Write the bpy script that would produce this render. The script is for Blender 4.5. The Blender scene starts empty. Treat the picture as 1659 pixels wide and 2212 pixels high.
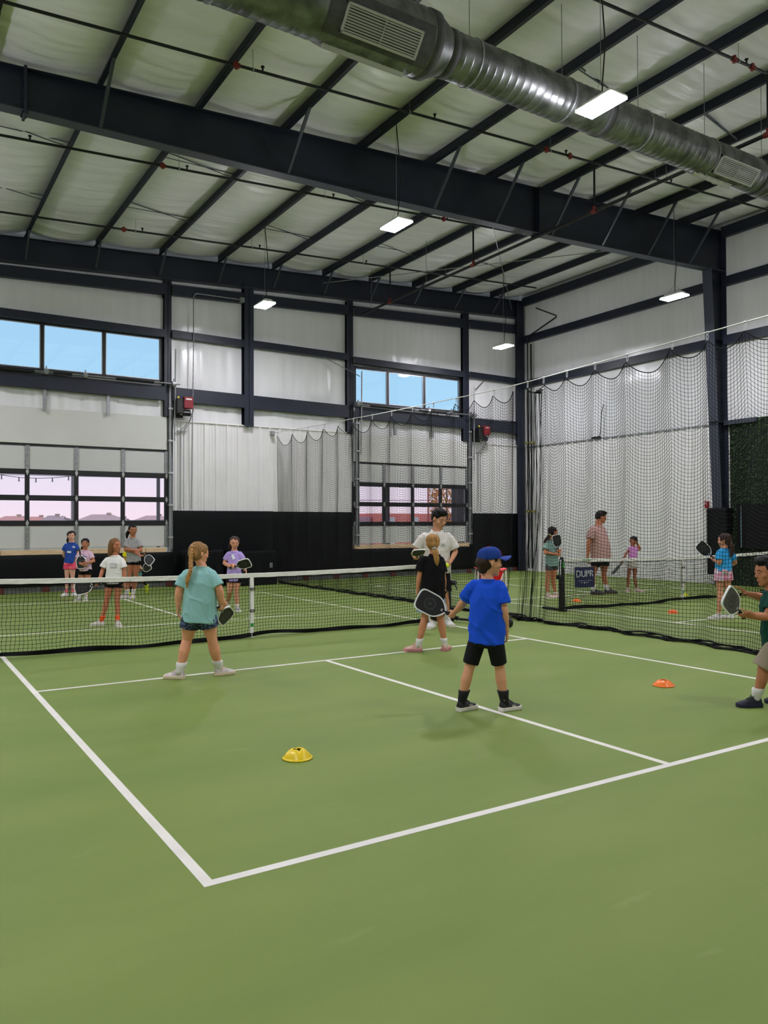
import bpy, bmesh, math, random
import numpy as np
from mathutils import Vector, Matrix

# ------------------------------------------------------------------ camera, world, exposure
sc = bpy.context.scene
COL = sc.collection
CAM_P = (-4.191, -9.914, 1.519)
YAW, PITCH, ROLL, FPX = 0.566782, 0.016193, -0.003362, 1696.86
fwd = Vector((math.sin(YAW)*math.cos(PITCH), math.cos(YAW)*math.cos(PITCH), math.sin(PITCH)))
rt0 = Vector((math.cos(YAW), -math.sin(YAW), 0)); up0 = rt0.cross(fwd)
rt = rt0*math.cos(ROLL)+up0*math.sin(ROLL); up = -rt0*math.sin(ROLL)+up0*math.cos(ROLL)
cd = bpy.data.cameras.new('camera'); cam = bpy.data.objects.new('camera', cd); COL.objects.link(cam)
cam.matrix_world = Matrix(((rt.x, up.x, -fwd.x, CAM_P[0]), (rt.y, up.y, -fwd.y, CAM_P[1]), (rt.z, up.z, -fwd.z, CAM_P[2]), (0, 0, 0, 1)))
cd.sensor_fit = 'VERTICAL'; cd.sensor_height = 24; cd.lens = FPX/2212*24; cd.clip_start = .05; cd.clip_end = 1000
sc.camera = cam
sc.view_settings.view_transform = 'Standard'; sc.view_settings.look = 'None'
sc.view_settings.gamma = 1; sc.view_settings.use_curve_mapping = False
sc.view_settings.exposure = 0.0
LAMP = 252.0         # radiance of the high bay diffusers
SKY = 1.15

w = bpy.data.worlds.new('sky'); sc.world = w; w.use_nodes = True
nt = w.node_tree; nt.nodes.clear()
o_ = nt.nodes.new('ShaderNodeOutputWorld'); b_ = nt.nodes.new('ShaderNodeBackground')
tc = nt.nodes.new('ShaderNodeTexCoord'); sp = nt.nodes.new('ShaderNodeSeparateXYZ'); cr = nt.nodes.new('ShaderNodeValToRGB')
nz = nt.nodes.new('ShaderNodeTexNoise'); nz.inputs['Scale'].default_value = 3.0; nz.inputs['Detail'].default_value = 5
mx = nt.nodes.new('ShaderNodeMath'); mx.operation = 'MULTIPLY_ADD'; mx.inputs[1].default_value = .06
nt.links.new(tc.outputs['Generated'], sp.inputs[0]); nt.links.new(tc.outputs['Generated'], nz.inputs['Vector'])
nt.links.new(nz.outputs['Fac'], mx.inputs[0]); nt.links.new(sp.outputs['Z'], mx.inputs[2]); nt.links.new(mx.outputs[0], cr.inputs[0])
e = cr.color_ramp.elements
e[0].position = 0.03; e[0].color = (.88, .82, .87, 1); e[1].position = .16; e[1].color = (.60, .77, .91, 1)
k = e.new(.6); k.color = (.50, .66, .86, 1)
nt.links.new(cr.outputs[0], b_.inputs[0]); b_.inputs[1].default_value = SKY; nt.links.new(b_.outputs[0], o_.inputs[0])

# ------------------------------------------------------------------ materials
MATS = {}
def lin(c):
    return tuple((x/255/12.92 if x/255 <= .04045 else ((x/255+.055)/1.055)**2.4) for x in c)
def mat(name, rgb=(128,128,128), rough=.6, metal=0, var=0.0, vscale=8, bump=0.0, bscale=40, spec=.5, emit=None, stretch=None, sss=0, srgb=True, rgb2=None, contrast=(.35,.65)):
    if name in MATS: return MATS[name]
    m = bpy.data.materials.new(name); m.use_nodes = True; n = m.node_tree; p = n.nodes['Principled BSDF']
    c = lin(rgb) if srgb else rgb
    p.inputs['Base Color'].default_value = (*c, 1); p.inputs['Roughness'].default_value = rough; p.inputs['Metallic'].default_value = metal
    p.inputs['Specular IOR Level'].default_value = spec
    if sss: p.inputs['Subsurface Weight'].default_value = sss; p.inputs['Subsurface Radius'].default_value = (.01, .004, .002); p.inputs['Subsurface Scale'].default_value = 1
    co = n.nodes.new('ShaderNodeTexCoord'); mp = n.nodes.new('ShaderNodeMapping'); n.links.new(co.outputs['Object'], mp.inputs[0])
    if stretch: mp.inputs['Scale'].default_value = stretch
    if var or rgb2:
        t = n.nodes.new('ShaderNodeTexNoise'); t.inputs['Scale'].default_value = vscale; t.inputs['Detail'].default_value = 4
        n.links.new(mp.outputs[0], t.inputs['Vector'])
        r = n.nodes.new('ShaderNodeValToRGB'); n.links.new(t.outputs['Fac'], r.inputs[0])
        r.color_ramp.elements[0].position = contrast[0]; r.color_ramp.elements[1].position = contrast[1]
        c2 = lin(rgb2) if rgb2 else c
        r.color_ramp.elements[0].color = (*[x*(1-var) for x in c], 1); r.color_ramp.elements[1].color = (*[min(1, x*(1+var)) for x in c2], 1)
        n.links.new(r.outputs[0], p.inputs['Base Color'])
    if bump:
        t = n.nodes.new('ShaderNodeTexNoise'); t.inputs['Scale'].default_value = bscale; t.inputs['Detail'].default_value = 3
        n.links.new(mp.outputs[0], t.inputs['Vector'])
        b = n.nodes.new('ShaderNodeBump'); b.inputs['Strength'].default_value = bump; b.inputs['Distance'].default_value = .01
        n.links.new(t.outputs['Fac'], b.inputs['Height']); n.links.new(b.outputs[0], p.inputs['Normal'])
    if emit: p.inputs['Emission Color'].default_value = (*lin(emit[0]), 1); p.inputs['Emission Strength'].default_value = emit[1]
    MATS[name] = m; return m
def glass(name, tint, refl=.07):
    if name in MATS: return MATS[name]
    m = bpy.data.materials.new(name); m.use_nodes = True; n = m.node_tree; n.nodes.clear()
    o = n.nodes.new('ShaderNodeOutputMaterial'); t = n.nodes.new('ShaderNodeBsdfTransparent'); g = n.nodes.new('ShaderNodeBsdfGlossy'); x = n.nodes.new('ShaderNodeMixShader')
    t.inputs[0].default_value = (*tint, 1); g.inputs['Roughness'].default_value = .02; x.inputs[0].default_value = refl
    n.links.new(t.outputs[0], x.inputs[1]); n.links.new(g.outputs[0], x.inputs[2]); n.links.new(x.outputs[0], o.inputs[0])
    MATS[name] = m; return m

# ------------------------------------------------------------------ mesh helpers
class MB:
    def __init__(s): s.v = []; s.f = []
    def add(s, V, F):
        b = len(s.v); s.v += [tuple(map(float, x)) for x in V]; s.f += [tuple(i+b for i in q) for q in F]; return s
    def box(s, x0, x1, y0, y1, z0, z1, c=0.0, M=None):
        x0, x1 = min(x0, x1), max(x0, x1); y0, y1 = min(y0, y1), max(y0, y1); z0, z1 = min(z0, z1), max(z0, z1)
        lo = (x0, y0, z0); hi = (x1, y1, z1); V = []; F = []
        if c <= 0:
            V = [(a, b, d) for a in (x0, x1) for b in (y0, y1) for d in (z0, z1)]
            F = [(0, 1, 3, 2), (4, 6, 7, 5), (0, 4, 5, 1), (2, 3, 7, 6), (0, 2, 6, 4), (1, 5, 7, 3)]
        else:
            ix = {}
            for a in (0, 1):
                for b in (0, 1):
                    for d in (0, 1):
                        cor = [(lo, hi)[k][i] for i, k in enumerate((a, b, d))]; sg = [1 if k == 0 else -1 for k in (a, b, d)]
                        for ax in range(3):
                            p = [cor[i]+(0 if i == ax else sg[i]*c) for i in range(3)]
                            ix[(a, b, d, ax)] = len(V); V.append(tuple(p))
            for ax in range(3):
                o1, o2 = [i for i in range(3) if i != ax]
                for sd in (0, 1):
                    q = []
                    for (u, v) in ((0, 0), (1, 0), (1, 1), (0, 1)):
                        k = [0, 0, 0]; k[ax] = sd; k[o1] = u; k[o2] = v; q.append(ix[(*k, ax)])
                    F.append(tuple(q))
                for u in (0, 1):
                    for v in (0, 1):
                        q = []
                        for (sd, a2) in ((0, o1), (1, o1), (1, o2), (0, o2)):
                            k = [0, 0, 0]; k[ax] = sd; k[o1] = u; k[o2] = v; q.append(ix[(*k, a2)])
                        F.append(tuple(q))
            for a in (0, 1):
                for b in (0, 1):
                    for d in (0, 1): F.append(tuple(ix[(a, b, d, x)] for x in range(3)))
        if M is not None: V = [tuple(M @ Vector(p)) for p in V]
        return s.add(V, F)
    def bar(s, p, q, w, h, ref=(0, 0, 1), c=0):
        p = Vector(p); q = Vector(q); d = q-p; L = d.length; d.normalize(); r = Vector(ref)
        if abs(d.dot(r)) > .98: r = Vector((1, 0, 0)) if abs(d.x) < .9 else Vector((0, 1, 0))
        a = d.cross(r).normalized(); b = a.cross(d).normalized()
        M = Matrix(((d.x, a.x, b.x, p.x), (d.y, a.y, b.y, p.y), (d.z, a.z, b.z, p.z), (0, 0, 0, 1)))
        return s.box(0, L, -w/2, w/2, -h/2, h/2, c, M)
    def tube(s, pts, r, n=8, caps=True):
        P = [Vector(p) for p in pts]; R = r if isinstance(r, (list, tuple)) else [r]*len(P)
        V = []; F = []; prev = None
        for i, p in enumerate(P):
            d = (P[min(i+1, len(P)-1)]-P[max(i-1, 0)]).normalized()
            if prev is None:
                x = Vector((0, 0, 1)) if abs(d.z) < .9 else Vector((1, 0, 0)); a = d.cross(x).normalized()
            else: a = (prev-d*prev.dot(d)).normalized()
            prev = a; b = d.cross(a)
            V += [p+(a*math.cos(t)+b*math.sin(t))*R[i] for t in [2*math.pi*k/n for k in range(n)]]
        for i in range(len(P)-1):
            for k in range(n): F.append((i*n+k, i*n+(k+1) % n, (i+1)*n+(k+1) % n, (i+1)*n+k))
        if caps: F += [tuple(range(n))[::-1], tuple(range((len(P)-1)*n, len(P)*n))]
        return s.add(V, F)
    def loft(s, rings, n=16, dome=(0, 0)):
        # ring = (centre, axis a, axis b); dome = cap bulge along the path, as a share of the radius
        R = [(Vector(c), Vector(a), Vector(b)) for c, a, b in rings]
        if dome[0]:
            c, a, b = R[0]; d = (R[0][0]-R[1][0]).normalized(); q = (a.length+b.length)/2*dome[0]
            R = [(c+d*q*.85, a*.5, b*.5), (c+d*q*.5, a*.86, b*.86)]+R
        if dome[1]:
            c, a, b = R[-1]; d = (R[-1][0]-R[-2][0]).normalized(); q = (a.length+b.length)/2*dome[1]
            R = R+[(c+d*q*.5, a*.86, b*.86), (c+d*q*.85, a*.5, b*.5)]
        V = []; F = []
        for c, a, b in R: V += [c+a*math.cos(t)+b*math.sin(t) for t in [2*math.pi*k/n for k in range(n)]]
        m = len(R)
        for i in range(m-1):
            for k in range(n): F.append((i*n+k, i*n+(k+1) % n, (i+1)*n+(k+1) % n, (i+1)*n+k))
        F += [tuple(range(n))[::-1], tuple(range((m-1)*n, m*n))]
        return s.add(V, F)
    def ell(s, c, ax, n=16, m=10):
        c = Vector(c); A = [Vector(a) for a in ax]; V = [c-A[2]]; F = []
        for i in range(1, m):
            t = -math.pi/2+math.pi*i/m
            V += [c+A[0]*math.cos(t)*math.cos(u)+A[1]*math.cos(t)*math.sin(u)+A[2]*math.sin(t) for u in [2*math.pi*k/n for k in range(n)]]
        V.append(c+A[2])
        for k in range(n): F.append((0, 1+(k+1) % n, 1+k)); F.append((len(V)-1, 1+(m-2)*n+k, 1+(m-2)*n+(k+1) % n))
        for i in range(m-2):
            for k in range(n): F.append((1+i*n+k, 1+i*n+(k+1) % n, 1+(i+1)*n+(k+1) % n, 1+(i+1)*n+k))
        return s.add(V, F)
    def prism(s, poly, z0, z1, M=None):
        n = len(poly); V = [(x, y, z0) for x, y in poly]+[(x, y, z1) for x, y in poly]
        if M is not None: V = [tuple(M @ Vector(p)) for p in V]
        F = [tuple(range(n))[::-1], tuple(range(n, 2*n))]+[(k, (k+1) % n, n+(k+1) % n, n+k) for k in range(n)]
        return s.add(V, F)
    def grid(s, fn, nu, nv):
        V = [fn(i/nu, j/nv) for j in range(nv+1) for i in range(nu+1)]
        F = [(j*(nu+1)+i, j*(nu+1)+i+1, (j+1)*(nu+1)+i+1, (j+1)*(nu+1)+i) for j in range(nv) for i in range(nu)]
        return s.add(V, F)
    def lathe(s, prof, n=24, M=None, wav=None):
        V = []; F = []
        for r, z in prof:
            for k in range(n):
                t = 2*math.pi*k/n; p = Vector((r*math.cos(t), r*math.sin(t), z))
                V.append(tuple(M @ p) if M is not None else tuple(p))
        for i in range(len(prof)-1):
            for k in range(n): F.append((i*n+k, i*n+(k+1) % n, (i+1)*n+(k+1) % n, (i+1)*n+k))
        return s.add(V, F)
    def mesh(s, name, smooth=False, recalc=True, angle=None):
        me = bpy.data.meshes.new(name); me.from_pydata(s.v, [], s.f)
        if recalc:
            bm = bmesh.new(); bm.from_mesh(me); bmesh.ops.recalc_face_normals(bm, faces=bm.faces); bm.to_mesh(me); bm.free()
        if smooth: me.polygons.foreach_set('use_smooth', [True]*len(me.polygons))
        me.update(); return me
    def build(s, name, m, parent=None, smooth=False, recalc=True, stuff=False):
        return link(name, s.mesh(name, smooth, recalc), m, parent, stuff)
def link(name, me, m, parent=None, stuff=False):
    o = bpy.data.objects.new(name, me); COL.objects.link(o)
    if m is not None and len(me.materials) == 0: me.materials.append(m)
    if parent is not None:
        o.parent = parent
        o.matrix_parent_inverse = Matrix.Translation(-Vector(parent.get('_org', (0, 0, 0))))
    if stuff: o['kind'] = 'stuff'
    return o
def thing(name, label, cat, loc=(0, 0, 0), group=None):
    o = bpy.data.objects.new(name, None); COL.objects.link(o); o.location = loc; o.empty_display_size = .1
    o['_org'] = tuple(loc); o['label'] = label; o['category'] = cat
    if group: o['group'] = group
    return o
def tag(o, label, cat, group=None):
    o['label'] = label; o['category'] = cat
    if group: o['group'] = group
    return o
def struct(o): o['kind'] = 'structure'; return o
def dup_child(src, parent, loc):
    o = src.copy(); COL.objects.link(o); o.parent = parent; o.matrix_parent_inverse = src.matrix_parent_inverse.copy(); o.location = loc; return o
_rs = np.random.RandomState(5)
_D = _rs.normal(size=(24, 3)); _PH = _rs.uniform(0, 6.28, 24)
def snoise(co, scale, aniso=(1, 1, 1), seed=0):
    q = co*np.array(aniso)*scale; r = np.zeros(len(q))
    for i in range(10):
        k = (i+seed*3) % 24; r += np.sin(q@_D[k]*(1+.35*(i % 4))+_PH[(k+seed) % 24])
    return r/3.2
def text_mesh(s, size, extr=.001):
    c = bpy.data.curves.new('t', 'FONT'); c.body = s; c.size = size; c.extrude = extr; c.align_x = 'CENTER'; c.align_y = 'CENTER'
    o = bpy.data.objects.new('t', c); COL.objects.link(o); bpy.context.view_layer.update()
    me = bpy.data.meshes.new_from_object(o.evaluated_get(bpy.context.evaluated_depsgraph_get()))
    bpy.data.objects.remove(o); bpy.data.curves.remove(c); me.materials.clear(); return me
def place_text(name, s, size, origin, xdir, ydir, m, parent, extr=.0015, xs=1.0):
    me = text_mesh(s, size, extr); X = Vector(xdir).normalized(); Y = Vector(ydir).normalized(); Z = X.cross(Y).normalized(); O = Vector(origin); X = X*xs
    me.transform(Matrix(((X.x, Y.x, Z.x, O.x), (X.y, Y.y, Z.y, O.y), (X.z, Y.z, Z.z, O.z), (0, 0, 0, 1))))
    return link(name, me, m, parent)

# ------------------------------------------------------------------ shared materials
NAVY = mat('navy_steel', (28, 33, 47), .45, var=.15, vscale=3, spec=.4)
NAVY2 = mat('navy_steel_flange', (52, 57, 68), .45)
GALV = mat('galvanised_steel', (150, 152, 152), .4, .7, var=.2, vscale=30)
BLACKV = mat('black_vinyl', (4, 6, 8), .55, var=.3, vscale=4, bump=.1, bscale=12, spec=.2)
BLACK = mat('black_plastic', (12, 12, 13), .45)
BLACKM = mat('black_metal', (16, 17, 20), .4)
INSUL = mat('white_vinyl_insulation', (219, 219, 218), .27, bump=.25, bscale=2.2, stretch=(3, 3, .35), var=.03, vscale=2)
ROOFI = mat('roof_insulation', (238, 236, 240), .36, bump=.8, bscale=2.6, stretch=(.6, 5, 1), var=.04, vscale=1.5)
WHITEM = mat('white_metal_sheet', (224, 223, 220), .45, var=.03, vscale=2)
BOARD = mat('white_board', (205, 205, 198), .5, var=.03, vscale=1)
PANEL = mat('door_panel', (198, 199, 194), .45)
WHITE = mat('white_paint', (235, 233, 228), .6)
ALU = mat('aluminium', (190, 190, 190), .35, .6)
WOODB = mat('raw_wood', (214, 184, 148), .7, var=.12, vscale=6, stretch=(1, 8, 8))
GLASSU = glass('upper_glass', (.80, .93, 1.0), .06)
GLASSL = glass('lower_glass', (1.0, .93, .97), .035)
PIPE = mat('sprinkler_pipe_black', (22, 22, 24), .45, .2)
REDP = mat('red_coupling', (120, 30, 26), .5)

def floor_material():
    m = bpy.data.materials.new('court_acrylic'); m.use_nodes = True; n = m.node_tree; p = n.nodes['Principled BSDF']; L = n.links.new
    co = n.nodes.new('ShaderNodeTexCoord')
    def noise(sc_, det, st):
        mp = n.nodes.new('ShaderNodeMapping'); mp.inputs['Scale'].default_value = st; L(co.outputs['Object'], mp.inputs[0])
        t = n.nodes.new('ShaderNodeTexNoise'); t.inputs['Scale'].default_value = sc_; t.inputs['Detail'].default_value = det; L(mp.outputs[0], t.inputs['Vector']); return t
    a = noise(.5, 5, (1, 3, 1)); r = n.nodes.new('ShaderNodeValToRGB'); L(a.outputs['Fac'], r.inputs[0])
    r.color_ramp.elements[0].position = .35; r.color_ramp.elements[0].color = (*lin((109, 130, 56)), 1)
    r.color_ramp.elements[1].position = .68; r.color_ramp.elements[1].color = (*lin((120, 138, 63)), 1)
    b = noise(260, 2, (1, 1, 1)); mxx = n.nodes.new('ShaderNodeMix'); mxx.data_type = 'RGBA'; mxx.blend_type = 'MULTIPLY'; mxx.inputs[0].default_value = .22
    L(r.outputs[0], mxx.inputs[6]); r2 = n.nodes.new('ShaderNodeValToRGB'); r2.color_ramp.elements[0].position = .3; r2.color_ramp.elements[1].position = .6
    r2.color_ramp.elements[0].color = (.6, .6, .6, 1); L(b.outputs['Fac'], r2.inputs[0]); L(r2.outputs[0], mxx.inputs[7])
    # pale scuffs dragged across the court
    s = noise(1.3, 6, (1.2, 4, 1)); r3 = n.nodes.new('ShaderNodeValToRGB'); L(s.outputs['Fac'], r3.inputs[0])
    r3.color_ramp.elements[0].position = .66; r3.color_ramp.elements[0].color = (0, 0, 0, 1); r3.color_ramp.elements[1].position = .8; r3.color_ramp.elements[1].color = (.35, .35, .35, 1)
    m2 = n.nodes.new('ShaderNodeMix'); m2.data_type = 'RGBA'; L(r3.outputs[0], m2.inputs[0]); L(mxx.outputs[2], m2.inputs[6]); m2.inputs[7].default_value = (*lin((150, 165, 108)), 1)
    L(m2.outputs[2], p.inputs['Base Color']); p.inputs['Roughness'].default_value = .62; p.inputs['Specular IOR Level'].default_value = .35
    bp = n.nodes.new('ShaderNodeBump'); bp.inputs['Strength'].default_value = .12; bp.inputs['Distance'].default_value = .004; L(b.outputs['Fac'], bp.inputs['Height']); L(bp.outputs[0], p.inputs['Normal'])
    return m
FLOORM = floor_material()
LINE = mat('white_line_paint', (224, 220, 212), .6, var=.04, vscale=5)

# ------------------------------------------------------------------ room shell
XL, XR, YF, YB = -10.0, 13.6, -14.0, 9.5
S_, Z0 = .0545, 8.11
def zp(x): return Z0+S_*x                 # underside of the purlins
floor = struct(MB().box(XL, XR, YF, YB, -.12, 0).build('floor', FLOORM))
def line(x0, x1, y0, y1, z=.0015):
    MB().box(x0, x1, y0, y1, -.001, z).build('court_line', LINE, floor)
for cx in (0.0, 9.09):
    h = 3.048; t = .0508
    for sx in (-1, 1):
        line(cx+sx*h, cx+sx*(h-t), -6.706, 6.706)
    for sy in (-1, 1):
        line(cx-h+t, cx+h-t, sy*6.706, sy*(6.706-t)); line(cx-h+t, cx+h-t, sy*2.134, sy*(2.134-t))
        line(cx-t/2, cx+t/2, sy*2.134, sy*(6.706-t))

ceiling = struct(MB().box(XL, XR, YF, YB, 0, .15).build('ceiling', WHITEM))
ceiling.data.transform(Matrix.Shear('XY', 4, (0, 0)))
for v in ceiling.data.vertices: v.co.z += zp(v.co.x)+.30
PX = [-1.5+1.522*k for k in range(-5, 10)]
random.seed(3)
xs = [XL]+PX+[13.5]
for i in range(len(xs)-1):                # insulation blankets sagging between the purlins
    a, b = xs[i], xs[i+1]; ph = random.uniform(0, 6)
    if b < -6: continue
    def fn(u, v, a=a, b=b, ph=ph):
        x = a+(b-a)*u; y = YF+(YB-YF)*v; sag = .10*math.sin(math.pi*u)**.8
        md = (.25+.75*math.sin(y*.83+ph)**2)*math.sin(math.pi*u)**.6; wr = .013*md*math.sin(y*13+ph+2.6*math.sin(u*2.4+y*.8+ph))+.008*md*math.sin(y*29+2.2*math.sin(u*3.1+y*1.7))+.02*math.sin(y*2.3+ph*2+u*2)*math.sin(math.pi*u)
        return (x, y, zp(x)+.215-sag+wr)
    MB().grid(fn, 10, 520).build('insulation_blanket', ROOFI, ceiling, True, False)
for k, x in enumerate(PX):                # zed purlins
    if x < -6: continue
    z = zp(x); m = MB()
    m.box(x-.0035, x+.0035, YF, YB-.05, z, z+.205); m.box(x-.065, x, YF, YB-.05, z, z+.006); m.box(x-.065, x-.06, YF, YB-.05, z, z+.02); m.box(x, x+.065, YF, YB-.05, z+.199, z+.205)
    m.build('purlin', NAVY, ceiling)
# strap bracing between purlins
for i in range(4, len(PX)-1):
    for y in (4.0, 6.6, -1.6):
        if (i+int(y)) % 2: continue
        a, b = PX[i], PX[i+1]; m = MB()
        m.bar((a, y, zp(a)+.02), (b, y+.5, zp(b)+.18), .03, .004); m.bar((a, y+.1, zp(a)+.18), (b, y+.35, zp(b)+.02), .03, .004)
        m.build('brace_strap', NAVY2, ceiling)

# main rafter (tapered plate girder) with column
RY = 2.12
rz = [(-10, 7.30, 8.0), (-2.85, 7.37, 8.0), (3.2, 7.45, 8.0), (7.6, 7.58, 8.0), (13.0, 7.82, 8.0), (13.5, 7.86, 8.0)]
rz = [(x, b, zp(x)-.012) for x, b, _ in rz]
m = MB()
for (xa, ba, ta), (xb, bb, tb) in zip(rz[:-1], rz[1:]):
    m.add([(xa, RY-.006, ba), (xb, RY-.006, bb), (xb, RY-.006, tb), (xa, RY-.006, ta), (xa, RY+.006, ba), (xb, RY+.006, bb), (xb, RY+.006, tb), (xa, RY+.006, ta)],
          [(0, 1, 2, 3), (5, 4, 7, 6), (0, 4, 5, 1), (3, 2, 6, 7), (0, 3, 7, 4), (1, 5, 6, 2)])
rafter = m.build('rafter', NAVY, ceiling)
m = MB(); m2 = MB()
for (xa, ba, ta), (xb, bb, tb) in zip(rz[:-1], rz[1:]):
    m.bar((xa, RY, ba-.006), (xb+.001, RY, bb-.006), .22, .014); m2.bar((xa, RY, ta+.005), (xb+.001, RY, tb+.005), .22, .012)
m.build('bottom_flange', NAVY2, rafter); m2.build('top_flange', NAVY, rafter)
def rbot(x):
    for (xa, ba, ta), (xb, bb, tb) in zip(rz[:-1], rz[1:]):
        if x <= xb: return ba+(bb-ba)*(x-xa)/(xb-xa)
    return rz[-1][1]
for x in (-2.55, 7.25):                   # bolted splice plates
    m = MB(); m.box(x-.02, x+.02, RY-.13, RY+.13, rbot(x)-.07, zp(x)+.02, .004)
    for z in (rbot(x)-.03, rbot(x)+.12, zp(x)-.15):
        for y in (-.08, .08): m.tube([(x-.04, RY+y, z), (x+.04, RY+y, z)], .014, 6)
    m.build('splice_plate', NAVY, rafter)
for x in PX:                              # flange braces
    if x < -5: continue
    m = MB()
    if int(round((x+1.5)/1.522)) % 2 == 0 or x > 5: m.bar((x-.03, RY-.9, zp(x)+.01), (x-.03, RY-.10, rbot(x)+.02), .045, .045)
    if m.v: m.build('flange_brace', NAVY2, ceiling)

# ------------------------------------------------------------------ back wall
wall_back = struct(MB().box(XL, XR, YB+.12, YB+.2, 8.0, 9.35).build('wall_back', WHITEM))
def ztop(x): return zp(x)-.02
def sheet(parent, x0, x1, z0, z1, y, seed, amp=.012, name='insulation_panel', zt=None, m=INSUL):
    def fn(u, v):
        x = x0+(x1-x0)*u; zz1 = z1 if zt is None else zt(x); z = z0+(zz1-z0)*v; e_ = min(1, 6*min(u, 1-u))*min(1, 5*min(v, 1-v))
        d = amp*(math.sin(x*5+seed)+.6*math.sin(x*13+seed*2+.5*math.sin(z*2))+.5*math.sin(x*23+z*1.1+seed*3))*e_
        return (x, y-.03*e_+d, z)
    return MB().grid(fn, max(6, int((x1-x0)*14)), 12).build(name, m, parent, True, False)
# exterior sheeting split round the openings
D1 = (-4.0, 1.80); D2 = (7.08, 11.30)     # roll up doors
W1 = (-4.0, 1.62); W2 = (7.20, 11.04)     # strip windows
for (x0, x1, z0, z1) in ((XL, D1[0], 0, 8.0), (D1[0], D1[1], 0, .88), (D1[0], D1[1], 3.30, 5.08), (D1[0], D1[1], 6.22, 8.0), (D1[1], D2[0], 0, 8.0), (D2[0], D2[1], 0, .86), (D2[0], D2[1], 3.25, 5.0), (D2[0], D2[1], 6.08, 8.0), (D2[1], XR, 0, 8.0)):
    MB().box(x0, x1, YB+.12, YB+.2, z0, z1).build('sheeting', WHITEM, wall_back)
# posts
POST = [(1.66, 1.84, 4.23), (3.74, 4.0, 4.1), (6.88, 7.09, 4.1), (11.06, 11.30, 4.12)]
zrow = [4.85, 6.30, 7.2]
def post(x0, x1, z0, z1, yd=.22):
    xm = (x0+x1)/2; m = MB(); y0 = YB-yd+.12
    m.box(x0, x1, y0, y0+.012, z0, z1); m.box(x0, x1, YB+.10, YB+.112, z0, z1); m.box(xm-.006, xm+.006, y0, YB+.11, z0, z1)
    return m
for i, (x0, x1, z0) in enumerate(POST):
    post(x0, x1, z0, (zp(x0)-.42) if i == 1 else zp(x0)-.56, .30 if i == 1 else .2).build('wall_post', NAVY, wall_back)
def girt(p, q, d=.2, h=.2, nrm=(0, -1, 0), name='girt', parent=None):
    # zed girt: web lies flat, lip hangs at the room side
    P = Vector(p); Q = Vector(q); n_ = Vector(nrm); m = MB()
    m.bar(P+n_*d, Q+n_*d, .006, h); m.bar(P+n_*d*.5+Vector((0, 0, h/2)), Q+n_*d*.5+Vector((0, 0, h/2)), d, .006); m.bar(P+n_*d*.6+Vector((0, 0, -h/2)), Q+n_*d*.6+Vector((0, 0, -h/2)), d*.8, .006)
    return m.build(name, NAVY, parent)
GX = [(-6.0, 1.66), (1.84, 3.74), (4.0, 6.88), (7.09, 11.06), (11.30, 13.45)]
for (a, b) in GX:
    za, zb = 7.22+.045*(a+2), 7.22+.045*(b+2)
    girt((a, YB, za), (b, YB, zb), .16, .26, parent=wall_back)
    girt((a, YB, 6.30-(.0 if a < 5 else .08)), (b, YB, 6.30-(.02 if a < 5 else .10)), .16, .18, parent=wall_back)
    girt((a, YB, 4.83-.012*(a+2)), (b, YB, 4.83-.012*(b+2)), .18, .34, parent=wall_back)
# insulation panels between the steel
sd = 0
for (a, b) in GX:
    sd += 1.7; zA = 7.30+.045*((a+b)/2+2)
    sheet(wall_back, a, b, zA, 0, YB+.03, sd, .006, zt=lambda x: zp(x)+.1)
    op = (a < 1 or 7 < a < 10)
    sheet(wall_back, a, b, 6.36 if a < 5 else 6.26, zA-.10, YB+.03, sd+.5, .007)
    if not op: sheet(wall_back, a, b, 4.9, 6.25, YB+.03, sd+.9, .016)
    sheet(wall_back, a, b, 4.0, 4.75, YB+.03, sd+1.3, .018 if op else .014)
# endwall rafter
m = MB()
for xa, xb in zip(np.linspace(XL, 13.5, 9)[:-1], np.linspace(XL, 13.5, 9)[1:]):
    m.add([(xa, YB-.13, zp(xa)-.56), (xb, YB-.13, zp(xb)-.56), (xb, YB-.13, zp(xb)-.01), (xa, YB-.13, zp(xa)-.01), (xa, YB-.118, zp(xa)-.56), (xb, YB-.118, zp(xb)-.56), (xb, YB-.118, zp(xb)-.01), (xa, YB-.118, zp(xa)-.01)],
          [(0, 1, 2, 3), (5, 4, 7, 6), (0, 4, 5, 1), (3, 2, 6, 7), (0, 3, 7, 4), (1, 5, 6, 2)])
er = m.build('end_rafter', NAVY, wall_back)
for dz, mt in ((-.565, NAVY2), (-.012, NAVY)):
    MB().bar((XL, YB-.125, zp(XL)+dz), (13.5, YB-.125, zp(13.5)+dz), .2, .014).build('rafter_flange', mt, er)
for x in PX[4:]:
    MB().bar((x-.03, YB-.75, zp(x)+.01), (x-.03, YB-.2, zp(x)-.50), .04, .04).build('flange_brace', NAVY2, ceiling)
# corner column
m = post(13.18, 13.48, 0, zp(13)-.02, .35); m.build('corner_column', NAVY, wall_back)

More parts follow.
